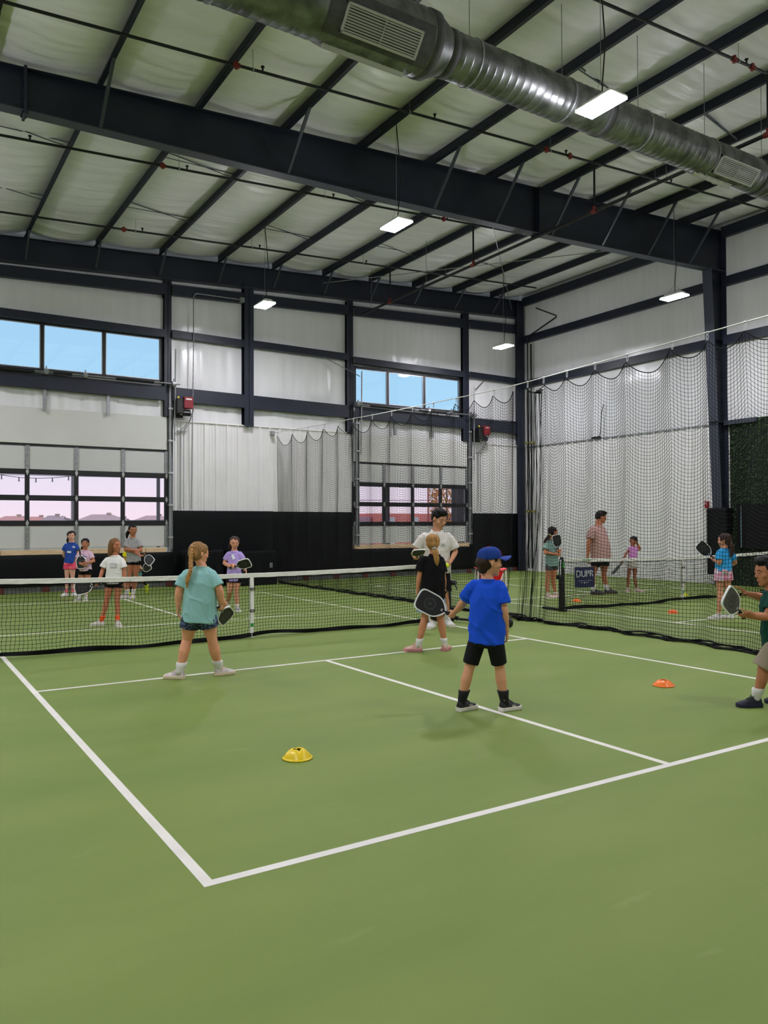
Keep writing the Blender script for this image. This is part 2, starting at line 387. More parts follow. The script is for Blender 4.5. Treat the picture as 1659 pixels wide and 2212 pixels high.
def corrugated(parent, p, d, L, z0, z1, nrm, m=WHITEM, pitch=.30):
    # one ribbed sheet: path along d from p, ribs standing out along nrm
    P = Vector(p); D = Vector(d).normalized(); N = Vector(nrm); prof = []; x = 0
    while x < L-1e-6:
        for dx, h in ((0, 0), (.07, 0), (.08, .010), (.095, .010), (.105, 0), (.15, 0), (.16, .010), (.175, .010), (.185, 0), (.225, 0), (.24, .042), (.275, .042), (.29, 0)):
            if x+dx <= L: prof.append((x+dx, h))
        x += pitch
    prof.append((L, 0))
    V = []; F = []
    for a, h in prof:
        q = P+D*a+N*h; V += [(q.x, q.y, z0), (q.x, q.y, z1)]
    F = [(2*i, 2*i+2, 2*i+3, 2*i+1) for i in range(len(prof)-1)]
    return MB().add(V, F).build('corrugated_sheet', m, parent, False, False)
def run_sheets(parent, p, d, L, z0, z1, nrm, w_=.9):
    x = 0; D = Vector(d); k = 0
    while x < L-.05:
        l = min(w_, L-x); corrugated(parent, Vector(p)+D*x+Vector(nrm)*(.0015*(k % 2)), d, l, z0, z1, nrm); x += l; k += 1
run_sheets(wall_back, (1.86, YB-.02, 0), (1, 0, 0), 5.2, 1.5, 4.13, (0, -1, 0))
run_sheets(wall_back, (11.32, YB-.02, 0), (1, 0, 0), 2.16, 1.5, 4.08, (0, -1, 0))
for x0, x1, z in ((1.86, 7.06, 4.14), (11.32, 13.48, 4.09)):
    MB().box(x0, x1, YB-.065, YB+.02, z-.012, z+.014).build('sheet_cap_trim', WHITE, wall_back)

# strip windows high in the back wall
def strip_window(n, x0, x1, z0, z1, mull):
    win = struct(MB().box(x0, x1, YB+.02, YB+.12, z1-.03, z1+.03).build('window_%d' % n, NAVY))
    m = MB(); m.box(x0, x1, YB+.02, YB+.12, z0-.03, z0+.04); m.box(x1-.04, x1+.03, YB+.02, YB+.12, z0, z1); m.box(x0-.03, x0+.04, YB+.02, YB+.12, z0, z1); m.build('window_frame', BLACKM, win)
    e_ = [x0]+mull+[x1]
    for q in mull: MB().box(q-.035, q+.035, YB+.03, YB+.11, z0, z1).build('mullion', BLACKM, win)
    for a, b in zip(e_[:-1], e_[1:]):
        MB().box(a+.02, b-.02, YB+.06, YB+.068, z0+.03, z1-.02).build('pane', GLASSU, win)
        m = MB()
        for (xa, xb, za, zb) in ((a+.035, b-.035, z1-.05, z1-.03), (a+.035, b-.035, z0+.04, z0+.06), (a+.035, a+.055, z0+.04, z1-.03), (b-.055, b-.035, z0+.04, z1-.03)): m.box(xa, xb, YB+.045, YB+.062, za, zb)
        m.build('pane_bead', ALU, win)
strip_window(1, -3.9, 1.62, 5.10, 6.20, [-2.52, -1.14, .24])
strip_window(2, 7.20, 11.04, 5.02, 6.06, [8.34, 9.66])

# sectional doors
def sectional_door(n, x0, x1, stiles, zs, hdr):
    # zs: bottom, low rail, mid rail, upper rail, top
    d = struct(MB().box(x0, x1, YB-.0, YB+.04, zs[4], zs[4]+.045).build('door_%d' % n, BLACKM)); y = YB+.0
    edges = [x0]+stiles+[x1]
    for i, (a, b) in enumerate(zip(edges[:-1], edges[1:])):
        for (za, zb, gl) in ((zs[0], zs[1], 0), (zs[1], zs[2], 1), (zs[2], zs[3], 1), (zs[3], zs[4], 0)):
            if gl: MB().box(a+.05, b-.05, y+.02, y+.026, za+.05, zb-.05).build('pane', GLASSL, d)
            else: MB().box(a+.02, b-.02, y+.005, y+.04, za+.03, zb-.02, .008).build('door_panel', PANEL, d)
    for z in zs[1:4]:
        MB().box(x0, x1, y-.01, y+.05, z-.062, z+.062, .008).build('rail', BLACKM, d)
    for j, a in enumerate(edges):
        wd = .05
        for (za, zb) in ((zs[1]-.06, zs[3]+.06),):
            MB().box(a-wd, a+wd, y-.012, y+.05, za, zb, .008).build('stile', BLACKM, d)
        for (za, zb) in ((zs[0], zs[1]-.06), (zs[3]+.06, zs[4])):
            m = MB(); m.box(a-.05, a+.05, y-.02, y+.03, za, zb, .006)
            for q in np.arange(za+.06, zb-.03, .09): m.box(a-.012, a+.012, y-.026, y-.018, q, q+.03)
            m.build('steel_stile', GALV, d)
        for z in zs[1:4]:
            m = MB(); m.prism([(-.035, 0), (0, -.085), (.035, 0), (0, .085)], 0, .012, Matrix(((1, 0, 0, a), (0, 0, -1, y-.014), (0, 1, 0, z), (0, 0, 0, 1)))); m.box(a-.03, a+.03, y-.035, y-.014, z-.014, z+.014)
            m.build('hinge', ALU, d)
    # header board above the door
    MB().box(x0-.02, x1, YB-.035, YB-.005, zs[4]+.04, hdr, .004).build('header_board', BOARD, d)
    for xx in (x0, x1+.02):                # tracks that carry the door straight up
        m = MB(); m.box(xx+.02, xx+.075, YB-.10, YB-.04, zs[0]-.05, 5.05); m.box(xx+.10, xx+.104, YB-.13, YB-.02, zs[0]-.05, 5.05); m.build('track', GALV, d)
        m = MB(); m.tube([(xx+.12, YB-.20, hdr-.6), (xx+.14, YB-.22, 5.9)], .018, 8); m.build('track_stay', GALV, d)
        for z in (1.2, 2.0, 2.8, 3.6, 4.4): MB().box(xx+.0, xx+.11, YB-.14, YB-.03, z, z+.05, .004).build('track_bracket', ALU, d)
    # torsion shaft
    zt = 5.02 if n == 1 else 4.93
    xa = x0-.1; sh_ = MB().tube([(xa, YB-.28, zt), (x1+.25, YB-.28, zt)], .016, 8).build('torsion_shaft', GALV, d)
    for (a, b) in ((x0+.4, x0+1.9), (x0+2.1, x1-1.0)) if n == 2 else ((x0+.4, x0+2.2), (x0+2.6, x0+3.0), (x0+4.0, x1-.4)):
        pts = []; N_ = int((b-a)/.012)
        MB().tube([(a, YB-.28, zt), (b, YB-.28, zt)], .045, 10).build('torsion_spring', BLACKM, sh_)
    for a in ((x0+2.45), (x0+3.3), x1+.1, x0-.02):
        m = MB(); m.box(a-.03, a+.03, YB-.33, YB-.02, zt-.05, zt+.05, .006); m.tube([(a-.05, YB-.28, zt), (a+.05, YB-.28, zt)], .062, 12); m.box(a-.012, a+.012, YB-.3, YB-.26, zt, zt+.13); m.build('shaft_bracket', GALV, sh_)
    return d
door1 = sectional_door(1, -3.55, 1.74, [-2.50, -1.45, -.39, .68], (.98, 1.58, 2.16, 2.755, 3.36), 4.22)
door2 = sectional_door(2, 7.15, 11.24, [8.17, 9.19, 10.23], (.95, 1.545, 2.115, 2.69, 3.29), 4.12)
for par, xs_ in ((door1, (-1.1, .31)), (door2, (8.51, 9.87))):
    for x in xs_:
        m = MB(); m.box(x-.035, x-.03, YB-.10, YB-.04, 4.15, 4.82); m.box(x-.035, x+.035, YB-.105, YB-.10, 4.15, 4.82); m.build('hanger_angle', GALV, par)
# angled stay arms at the head of the tracks
for par, p, q in ((door1, (2.0, YB-.2, 5.85), (2.75, YB-.1, 6.28)), (door2, (6.1, YB-.12, 6.2), (7.25, YB-.2, 5.75)), (door2, (11.45, YB-.2, 5.75), (11.9, YB-.1, 6.1))):
    MB().bar(p, q, .05, .006).build('stay_arm', GALV, par)
# raw timber sills under the doors
for x0, x1, z0, z1 in ((-3.6, 1.72, .86, .975), (7.13, 11.28, .83, .945)):
    e_ = np.arange(x0, x1, 1.6 if x0 < 0 else 1.05); e_ = list(e_)+[x1]
    for a, b in zip(e_[:-1], e_[1:]):
        MB().box(a+.004, b-.004, YB-.09, YB+.1, z0, z1, .004).build('sill_board', WOODB, wall_back)

# ------------------------------------------------------------------ right wall
wall_right = struct(MB().box(XR, XR+.1, YF, YB+.2, 0, zp(XR)+.6).build('wall_right', WHITEM))
XW = 13.56
def sheet_r(y0, y1, z0, z1, seed, amp, zt=None):
    def fn(u, v):
        y = y0+(y1-y0)*u; z = z0+(z1-z0)*v; e_ = min(1, 6*min(u, 1-u))*min(1, 5*min(v, 1-v))
        d = amp*(math.sin(y*5+seed)+.6*math.sin(y*12+seed*2+.4*math.sin(z*2))+.5*math.sin(y*25+seed*3))*e_
        return (XW-.03*e_+d, y, z)
    return MB().grid(fn, int((y1-y0)*12), 14).build('insulation_panel', INSUL, wall_right, True, False)
for (y0, y1) in ((2.2, 9.25), (-4.6, 2.0), (-14, -4.6)):
    sheet_r(y0, y1, 7.66, zp(13.4)+.2, y0, .006); sheet_r(y0, y1, 6.2, 7.44, y0+1, .006); sheet_r(y0, y1, 4.03, 5.98, y0+2, .010)
    for z, h in ((7.55, .22), (6.09, .22)):
        girt((XW+.02, y0, z), (XW+.02, y1, z), .16, h, (-1, 0, 0), parent=wall_right)
    MB().bar((13.44, y0, zp(13.4)-.06), (13.44, y1, zp(13.4)-.06), .12, .26).build('eave_strut', NAVY, wall_right)
run_sheets(wall_right, (XW-.02, 9.25, 0), (0, -1, 0), 7.0, 0, 4.02, (-1, 0, 0))
for k in range(8):
    MB().box(XW-.055, XW-.045, 9.2-.87*k-.84, 9.2-.87*k, 4.0, 4.045).build('seam_strip', GALV, wall_right)
m = MB(); m.tube([(13.50, 6.12, 4.06), (13.44, 6.0, 4.2), (13.43, 5.95, 4.75), (13.46, 5.9, 5.0)], .012, 6); m.box(13.44, 13.5, 6.05, 6.35, 4.04, 4.09); m.build('loose_cable', BLACK, wall_right)
# main frame column, tapering
cz = [(0, 13.36), (1.9, 13.30), (7.84, 12.98)]
m = MB(); fl = MB()
for (za, xa), (zb, xb) in zip(cz[:-1], cz[1:]):
    m.add([(xa, RY-.006, za), (xb, RY-.006, zb), (13.55, RY-.006, zb), (13.55, RY-.006, za), (xa, RY+.006, za), (xb, RY+.006, zb), (13.55, RY+.006, zb), (13.55, RY+.006, za)],
          [(0, 1, 2, 3), (5, 4, 7, 6), (0, 4, 5, 1), (3, 2, 6, 7), (0, 3, 7, 4), (1, 5, 6, 2)])
    fl.bar((xa, RY, za), (xb, RY, zb), .26, .016, (1, 0, 0))
m.box(13.05, 13.55, RY-.008, RY+.008, 7.8, zp(13.3))
colm = m.build('frame_column', NAVY, wall_right); fl.build('inner_flange', NAVY2, colm)
MB().box(13.54, 13.56, RY-.14, RY+.14, 0, zp(13.5)).build('outer_flange', NAVY, colm)
for z in (7.83, 6.1, 4.05): MB().box(13.0+.0*z if z > 7 else 13.1, 13.54, RY-.12, RY+.12, z-.006, z+.006).build('stiffener', NAVY2, colm)
MB().box(13.22, 13.42, RY-.16, RY+.0, 7.82, 7.84)
MB().bar((13.46, 2.0, 4.02), (13.46, 1.14, 4.02), .10, .11).build('girt_stub', NAVY2, wall_right)
MB().bar((12.3, RY-.02, rbot(12.3)+.02), (13.25, RY+.75, zp(12.6)), .04, .04)

# far walls behind and beside the camera, only there to close the hall
wl = struct(MB().box(XL-.1, XL, YF, YB+.2, 0, 8.6).build('wall_left', WHITEM))
wf = struct(MB().box(XL, XR, YF-.1, YF, 0, 9.2).build('wall_front', WHITEM))

# ------------------------------------------------------------------ lamps
LAMPM = mat('lamp_diffuser', (255, 250, 240), .5, emit=((246, 244, 255), LAMP*1.15))
FIX = mat('lamp_housing', (235, 235, 232), .4)
def light(x, y, z, label, cord=0.25):
    t = thing('high_bay_light', label, 'ceiling light', (x, y, z), None)
    L, W = .56, .30
    m = MB(); m.box(x-W/2, x+W/2, y-L/2, y+L/2, z+.015, z+.05, .008); m.box(x-W/2+.05, x+W/2-.05, y-L/2+.06, y+L/2-.06, z+.05, z+.10, .015); m.build('housing', FIX, t)
    m = MB(); m.box(x-W/2+.004, x+W/2-.004, y-L/2+.004, y+L/2-.004, z-.004, z+.016); m.build('diffuser', LAMPM, t)
    top = zp(x)+.12; m = MB()
    for s in (-1, 1):
        m.tube([(x, y+s*.18, z+.1), (x, y, z+.30)], .003, 5)
    m.tube([(x, y, z+.30), (x, y, top)], .004, 5); m.build('hanging_wire', GALV, t)
    pts = [(x+.02, y, z+.09), (x+.06, y+.03, z+.3), (x+.03+cord*.3, y+.02, z+.8), (x+.02+cord*.2, y+.03, (z+top)/2+.4), (x+.01, y+.02, top)]
    MB().tube(pts, .009, 6).build('power_cord', BLACK, t)
    return t
for x, y, lab in ((3.1, -3.38, 'large bright high bay light in front of the round duct'), (3.1, 1.12, 'bright high bay light hanging at the centre under the big rafter'), (3.18, 6.75, 'bright high bay light by the tall wall post between the two doors'),
                  (10.70, 7.1, 'small bright high bay light nearest the back corner, above the black netting'), (10.70, 1.35, 'bright high bay light against the right wall beside the frame column')):
    light(x, y, 6.58, lab)
for i, (x, y) in enumerate(((3.1, -8.4), (10.75, -3.6), (10.75, -8.6), (-4.6, 6.8), (-4.6, 1.1), (-4.6, -3.4), (-4.6, -8.4))):
    t = light(x, y, 6.58, 'high bay light of the same grid hanging beyond the edge of the photo'); t['group'] = 'high bay lights beyond the frame'

# ------------------------------------------------------------------ duct
DUCT = mat('spiral_duct', (120, 122, 121), .42, .95, var=.35, vscale=5, bump=.08, bscale=6)
DUCTD = mat('duct_sealant', (74, 74, 74), .7, .2, var=.2, vscale=10)
GRILL = mat('grille_metal', (176, 176, 172), .45, .3)
DY, DZ = -2.6, 7.05
t = thing('air_duct', 'large galvanised spiral air duct hanging across the roof bays', 'air duct', (3, DY, DZ))
def ring(x, r, n=40): return (Vector((x, DY, DZ)), Vector((0, r, 0)), Vector((0, 0, r)))
def spiral(x0, x1, r, name):
    R = []; x = x0; k = 0
    while x < x1:
        R += [ring(x, r), ring(x+.085, r), ring(x+.092, r+.0035), ring(x+.102, r+.0035), ring(x+.109, r)]
        x += .115
    MB().loft(R, 40).build(name, DUCT, t, True)
BIG, SML = .36, .262
spiral(-3.6, 1.0, BIG, 'duct_section'); spiral(1.36, 9.6, SML, 'duct_section')
MB().loft([ring(.98, BIG+.004), ring(1.06, BIG+.004), ring(1.27, SML+.005), ring(1.38, SML+.005)], 40).build('reducer', DUCT, t, True)
for x, r, w_ in ((1.02, BIG, .05), (1.33, SML, .05), (-1.6, BIG, .04), (3.95, SML, .06), (7.5, SML, .05)):
    MB().loft([ring(x-w_, r+.008), ring(x-w_, r+.0095), ring(x+w_, r+.0095), ring(x+w_, r+.008)], 40).build('joint_band', DUCTD, t, True)
def grille(xc, L, H, r, ang, plate):
    # ang: outward direction round the duct, 0 = toward the near side, positive = downward
    N = Vector((0, -math.cos(ang), -math.sin(ang))); X = Vector((1, 0, 0)); U = N.cross(X)*-1
    if U.z < 0: U = -U
    O = Vector((xc, DY, DZ))+N*(r+.0)
    M = Matrix(((X.x, U.x, N.x, O.x), (X.y, U.y, N.y, O.y), (X.z, U.z, N.z, O.z), (0, 0, 0, 1)))
    m = MB(); m.box(-L/2, L/2, -H/2, H/2, -.10, .012, 0, M); bk = m.build('grille_box', BLACKM, t)
    fr = .028; m = MB()
    for (a, b, c_, d) in ((-L/2, L/2, H/2-fr, H/2), (-L/2, L/2, -H/2, -H/2+fr), (-L/2, -L/2+fr, -H/2, H/2), (L/2-fr, L/2, -H/2, H/2)): m.box(a, b, c_, d, .010, .034, .003, M)
    m.build('grille_frame', GRILL, bk)
    n = 9
    for k in range(n):
        v = -H/2+fr+(H-2*fr)*(k+.5)/n
        MB().box(-L/2+fr, L/2-fr, v-.007, v+.007, .016, .030, 0, M).build('slat', GRILL, bk)
    MB().box(-.004, .004, -H/2+fr, H/2-fr, .014, .034, 0, M).build('centre_bar', GRILL, bk)
grille(.30, .96, .30, BIG-.02, .72, True); grille(6.72, .95, .27, SML-.015, .72, False)
# sealant patch around the first grille and boxes of the outlets on the far side
for xc, L, r, mt in ((.28, 1.05, BIG, GRILL), (6.5, .80, SML, GRILL)):
    m = MB(); N = Vector((0, .62, -.78)); X = Vector((1, 0, 0)); U = N.cross(X); O = Vector((xc, DY, DZ))+N*(r-.03)
    M = Matrix(((X.x, U.x, N.x, O.x), (X.y, U.y, N.y, O.y), (X.z, U.z, N.z, O.z), (0, 0, 0, 1))); m.box(-L/2, L/2, -.16, .16, -.06, .05, .006, M); m.build('far_side_outlet', mt, t)
A1 = [(-.66+.0, -.25), (.7, -.27), (.72, .22), (-.62, .24)]
m = MB()
def cylpatch(xa, xb, a0, a1, r):
    def fn(u, v):
        a = a0+(a1-a0)*v; x = xa+(xb-xa)*u; return (x, DY-math.cos(a)*r, DZ-math.sin(a)*r)
    return MB().grid(fn, 6, 8)
cylpatch(-.36, .95, .02, 1.32, BIG+.007).build('sealant_patch', DUCTD, t, True, False)
m = MB(); rnd = random.Random(4); pts = []
TAPE = mat('torn_white_tape', (212, 210, 204), .7)
def fnt(u, v):
    x = 6.0+.85*u; a = 1.6+.25*v+.06*math.sin(u*23)*v; r = SML+.012+.015*abs(math.sin(u*17+v*3)); return (x, DY-math.cos(a)*r, DZ-math.sin(a)*r-.03*v)
MB().grid(fnt, 24, 5).build('loose_tape', TAPE, t, True, False)
for x in (-1.5, 1.70, 3.24, 4.72, 6.22, 7.69, 9.1):
    r = BIG if x < 1 else SML; px_ = min(PX, key=lambda q: abs(q-x))
    MB().tube([(x, DY, DZ+r), (x, DY, zp(x)+.03)], .005, 6).build('hanging_rod', GALV, t)
    MB().loft([ring(x-.012, r+.010), ring(x-.012, r+.013), ring(x+.012, r+.013), ring(x+.012, r+.010)], 40).build('strap', GALV, t, True)

# ------------------------------------------------------------------ sprinkler pipes
def pipe(y, x0, x1, lab, heads, hangers, tees=()):
    t = thing('sprinkler_pipe', lab, 'pipe', ((x0+x1)/2, y, zp((x0+x1)/2)-.13))
    z = lambda x: zp(x)-.12
    MB().tube([(x0, y, z(x0)), (x1, y, z(x1))], .022, 10).build('pipe_run', PIPE, t)
    for x in hangers:
        m = MB(); m.tube([(x, y, z(x)), (x, y, zp(x)+.2)], .004, 5); m.tube([(x-.012, y, z(x)), (x+.012, y, z(x))], .03, 10); m.build('hanger', GALV, t)
    for x in heads:
        m = MB(); m.tube([(x, y, z(x)+.02), (x, y, z(x)+.07)], .014, 8); m.tube([(x, y, z(x)+.07), (x, y, z(x)+.085)], .028, 10); m.build('sprinkler_head', PIPE, t)
    for x in tees:
        m = MB(); m.tube([(x-.05, y, z(x-.05)), (x+.05, y, z(x+.05))], .035, 10); m.tube([(x, y, z(x)-.05), (x, y, z(x)+.05)], .03, 8); m.build('coupling', REDP, t)
    return t
pipe(.42, -8, 12.9, 'black sprinkler pipe just this side of the big rafter', (.35, 3.4, 6.4, 9.4), (.2, 2.9, 6.0, 8.9), (-.05, 5.9, 6.5))
pipe(4.05, -8, 12.9, 'black sprinkler pipe just behind the big rafter', (-2.2, .45, 3.5, 6.4, 9.4), (.3, 3.3, 6.2, 8.7), (0, 6.3))
pipe(7.55, -8, 12.4, 'black sprinkler pipe closest to the back wall', (.6, 3.4, 6.4), (.45, 3.2, 6.3, 9.0), (.2,))
pipe(-3.05, -8, 12.9, 'black sprinkler pipe behind the duct at the upper right', (-1.4, 3.5, 6.6), (.2, 3.2, 6.4), (6.3, 6.75))
t = thing('sprinkler_main', 'black main pipe running lengthwise under the big rafter, below the branch pipes', 'pipe', (7.14, 4, 7.45)); MX, MZ = 7.14, 7.45
MB().tube([(MX, -9, MZ), (MX, 9.0, MZ)], .032, 12).build('pipe_run', PIPE, t)
for y in (.42, 4.05, 7.55, -3.05):
    MB().tube([(MX, y, MZ), (MX, y, zp(MX)-.12)], .02, 8).build('riser', PIPE, t)
    m = MB(); m.tube([(MX, y-.06, MZ), (MX, y+.06, MZ)], .045, 10); m.tube([(MX, y, MZ), (MX, y, MZ+.09)], .032, 8); m.build('coupling', REDP, t)
for y in (-1.2, 5.9, 8.5): MB().tube([(MX, y, MZ), (MX, y, zp(MX)+.1)], .005, 5).build('hanger', GALV, t)
t = thing('corner_pipe', 'thin black pipe bending down the corner of the hall', 'pipe', (13.3, 8.9, 4))
MB().tube([(12.4, 7.55, 8.05), (13.38, 7.7, 8.0), (13.38, 7.7, 7.95), (13.38, 8.95, 7.6), (13.38, 9.0, 7.5), (13.38, 9.0, .1)], .022, 8).build('pipe_run', PIPE, t)
MB().tube([(13.30, 8.75, 7.3), (13.30, 8.75, .1)], .03, 8).build('pipe_run', PIPE, t)
for z in (1.9, 4.1): MB().box(13.25, 13.45, 8.72, 9.03, z, z+.07, .01).build('pipe_clamp', mat('brass_clamp', (150, 140, 80), .5, .5), t)
# cross bracing rods in the roof plane
for i, (p, q) in enumerate((((6.0, 2.3, 8.35), (12.9, 9.2, 8.45)), ((12.9, 2.4, 8.6), (6.0, 9.2, 8.2)))):
    MB().tube([p, q], .010, 6).build('brace_rod', GALV, ceiling)

# ------------------------------------------------------------------ black wall pads
def pad(x0, x1, z0, z1, lab, yb=YB-.01, d=.09):
    def fn(u, v):
        x = x0+(x1-x0)*u; z = z0+(z1-z0)*v; e_ = min(1, 14*min(u, 1-u))*min(1, 10*min(v, 1-v))
        return (x, yb-d*(.75+.25*e_**.5)+.006*math.sin(x*4+z*3)*math.sin(z*5)*e_, z)
    t = thing('wall_pad', lab, 'wall pad', ((x0+x1)/2, yb, z0))
    m = MB(); m.grid(fn, 22, 14); m.box(x0, x1, yb-d*.74, yb, z0, z1); m.build('vinyl_cover', BLACKV, t, True, False)
    return t
pad(1.90, 4.60, .14, 1.89, 'black vinyl wall pad right of the large door, behind the braided hair')
pad(4.61, 7.05, .14, 1.88, 'black vinyl wall pad between the corrugated wall and the netted door')
pad(-3.9, 1.89, .14, .86, 'low black wall pad under the left door sill')
pad(7.06, 11.30, .14, .83, 'low black wall pad under the netted door, behind the coach')
pad(11.31, 13.75, .14, 1.87, 'black vinyl wall pad in the back corner')
CURB = mat('concrete_curb', (104, 106, 106), .8, var=.2, vscale=8)
BLOCK = mat('red_brown_block', (92, 40, 32), .8)
MB().box(XL, XR, YB-.02, YB+.12, 0, .14).build('wall_curb', CURB, wall_back)
for x in np.arange(-2.0, 13.4, .95): MB().box(x-.08, x+.08, YB-.07, YB-.02, .0, .13, .008).build('support_block', BLOCK, wall_back)
# draped benches
def drape(x0, x1, y0, y1, h, lab):
    t = thing('covered_bench', lab, 'bench', ((x0+x1)/2, (y0+y1)/2, 0)); m = MB(); n = 56; per = []
    for k in range(n):
        u = k/n*4; s = int(u); f_ = u-s
        per.append([(x0+(x1-x0)*f_, y0), (x1, y0+(y1-y0)*f_), (x1-(x1-x0)*f_, y1), (x0, y1-(y1-y0)*f_)][s])
    R = []; cx, cy = (x0+x1)/2, (y0+y1)/2
    for z, sc_, wv in ((h, .5, 0), (h+.0, .97, 0), (h-.03, 1.0, .0), (h*.6, 1.01, .008), (.02, 1.03, .02)):
        R.append([(cx+(p[0]-cx)*sc_+wv*math.sin(k*1.3), cy+(p[1]-cy)*sc_+wv*math.cos(k*1.7), z-(.03*math.sin(k*.22) if z == h and sc_ > .6 else 0)) for k, p in enumerate(per)])
    V = sum(R, []); F = [tuple(range(n))]
    for i in range(len(R)-1):
        for k in range(n): F.append((i*n+k, i*n+(k+1) % n, (i+1)*n+(k+1) % n, (i+1)*n+k))
    m.add(V, F).build('black_cover', BLACKV, t, False, True); return t
drape(3.05, 4.30, 8.55, 9.28, .86, 'black covered bench against the wall pads, right of the lilac shirt')
drape(1.98, 2.95, 8.75, 9.28, .90, 'second black covered bench against the wall pads, beside the left door')
t = thing('wall_outlet', 'small grey outlet plate on the black cover', 'outlet', (4.12, 8.53, .5))
m = MB(); m.box(4.09, 4.16, 8.50, 8.525, .44, .56, .005); m.build('plate', mat('grey_plastic', (140, 140, 140), .5), t)
for z in (.475, .525): MB().box(4.11, 4.14, 8.495, 8.503, z-.014, z+.014, .003).build('socket', BLACK, t)

# ------------------------------------------------------------------ door openers
DRED = mat('opener_red', (128, 12, 28), .4); 
def opener(x, z, lab):
    t = thing('door_opener', lab, 'door opener', (x, YB-.3, z))
    m = MB(); m.box(x-.20, x-.02, YB-.36, YB-.10, z-.26, z+.12, .015); m.box(x-.26, x+.02, YB-.12, YB-.05, z-.33, z+.14, .006); m.build('gearbox', BLACK, t)
    MB().box(x-.04, x+.19, YB-.42, YB-.12, z-.13, z+.16, .012).build('housing', DRED, t)
    MB().box(x+.0, x+.15, YB-.426, YB-.418, z+.085, z+.115, .002).build('badge', WHITE, t)
    m = MB(); m.tube([(x-.06, YB-.27, z-.23), (x+.15, YB-.27, z-.23)], .075, 14); m.build('motor', BLACKM, t)
    MB().tube([(x-.10, YB-.27, z-.23), (x-.06, YB-.27, z-.23)], .06, 14).build('motor_plate', ALU, t)
    MB().box(x-.17, x-.13, YB-.3, YB-.26, z+.12, z+.17, .006).build('yellow_tag', mat('yellow_tag', (220, 205, 40), .6), t)
    for k, dx in enumerate((-.05, .05)):
        MB().tube([(x+.18+.02*k, YB-.3, z+.05), (x+.22+.02*k, YB-.28, z-.15), (x+.15+.02*k, YB-.2, z-.42), (x+dx, YB-.12, z-.66), (x+dx, YB-.09, z-.8), (x+dx, YB-.085, 1.92)], .010, 6).build('conduit', GALV, t)
    MB().box(x-.12, x+.12, YB-.11, YB-.06, z-.68, z-.65, .003).build('conduit_clamp', GALV, t)
opener(2.10, 4.55, 'red and black door opener motor beside the large left door'); opener(11.68, 4.45, 'red and black door opener motor behind the netting on the right')
t = thing('wall_conduit', 'thin grey conduit rising from the corrugated wall to the upper girt', 'conduit', (2.32, YB-.1, 4))
MB().tube([(2.34, YB-.09, 1.92), (2.34, YB-.19, 4.2), (2.36, YB-.21, 6.0), (2.36, YB-.21, 7.28), (2.40, YB-.21, 7.36), (2.48, YB-.21, 7.38), (3.68, YB-.21, 7.40)], .013, 8).build('tube', GALV, t)
MB().box(3.6, 3.72, YB-.25, YB-.14, 7.33, 7.46, .008).build('junction_box', GALV, t)
t = thing('exit_sign', 'small dark exit sign with red letters high on the back corner', 'sign', (13.5, YB-.1, 3.7))
MB().box(13.32, 13.60, YB-.12, YB-.06, 3.62, 3.80, .008).build('housing', mat('dark_red_plastic', (40, 6, 8), .5), t)
place_text('letters', 'EXIT', .15, (13.46, YB-.122, 3.705), (1, 0, 0), (0, 0, 1), mat('red_letters', (200, 20, 30), .5, emit=((255, 30, 40), .4)), t)
t = thing('fire_alarm', 'red fire alarm strobe on the white wall beside the frame column', 'alarm', (13.5, 2.55, 2.0))
MB().box(13.47, 13.53, 2.50, 2.61, 1.92, 2.09, .01).build('housing', mat('alarm_red', (150, 16, 26), .45), t); MB().box(13.455, 13.47, 2.53, 2.58, 2.0, 2.06, .006).build('strobe', ALU, t)
t = thing('column_pad', 'black pad wrapped round the foot of the right frame column', 'wall pad', (13.35, RY, 0.26))
m = MB(); m.box(13.18, 13.55, RY-.30, RY+.24, .26, 1.91, .03); m.build('vinyl_cover', BLACKV, t)
# hedge wall and screen
t = thing('hedge_wall', 'artificial green hedge panel on the wall right of the frame column', 'hedge', (13.55, -1, 0))
y0h, y1h = -4.2, 1.9
for k in range(6):
    for j in range(4): MB().box(13.50, 13.54, y0h+k*1.017, y0h+(k+1)*1.017-.004, j*1.018, j*1.018+1.014, .004).build('backing_panel', mat('hedge_backing', (14, 26, 14), .9), t)
rr = np.random.RandomState(2); m = MB(); V = []; F = []
for k in range(26000):
    y = rr.uniform(y0h, y1h); z = rr.uniform(.01, 4.07); x = 13.50-rr.uniform(0, .05); L = rr.uniform(.015, .03)
    d = rr.normal(size=3); d /= np.linalg.norm(d); e2 = np.cross(d, rr.normal(size=3)); e2 /= np.linalg.norm(e2)
    c_ = np.array([x, y, z]); b = len(V)
    V += [tuple(c_-d*L), tuple(c_+e2*L*.5), tuple(c_+d*L), tuple(c_-e2*L*.5)]; F.append((b, b+1, b+2, b+3))
MB().add(V, F).build('hedge_leaves', mat('hedge_leaf', (58, 84, 44), .6, var=.45, vscale=60), t, False, False, True)
t = thing('wall_screen', 'large black screen panel mounted on the hedge wall', 'screen', (13.4, .3, 1.45))
MB().box(13.38, 13.44, -1.0, 1.66, .90, 2.0, .012).build('panel', mat('screen_black', (3, 4, 5), .6, spec=.2), t)
MB().box(13.372, 13.38, 1.52, 1.545, .94, 1.95, .002).build('bluish_strip', mat('blue_grey_strip', (92, 112, 122), .5), t)  # thin blue-grey upright line near the panel edge

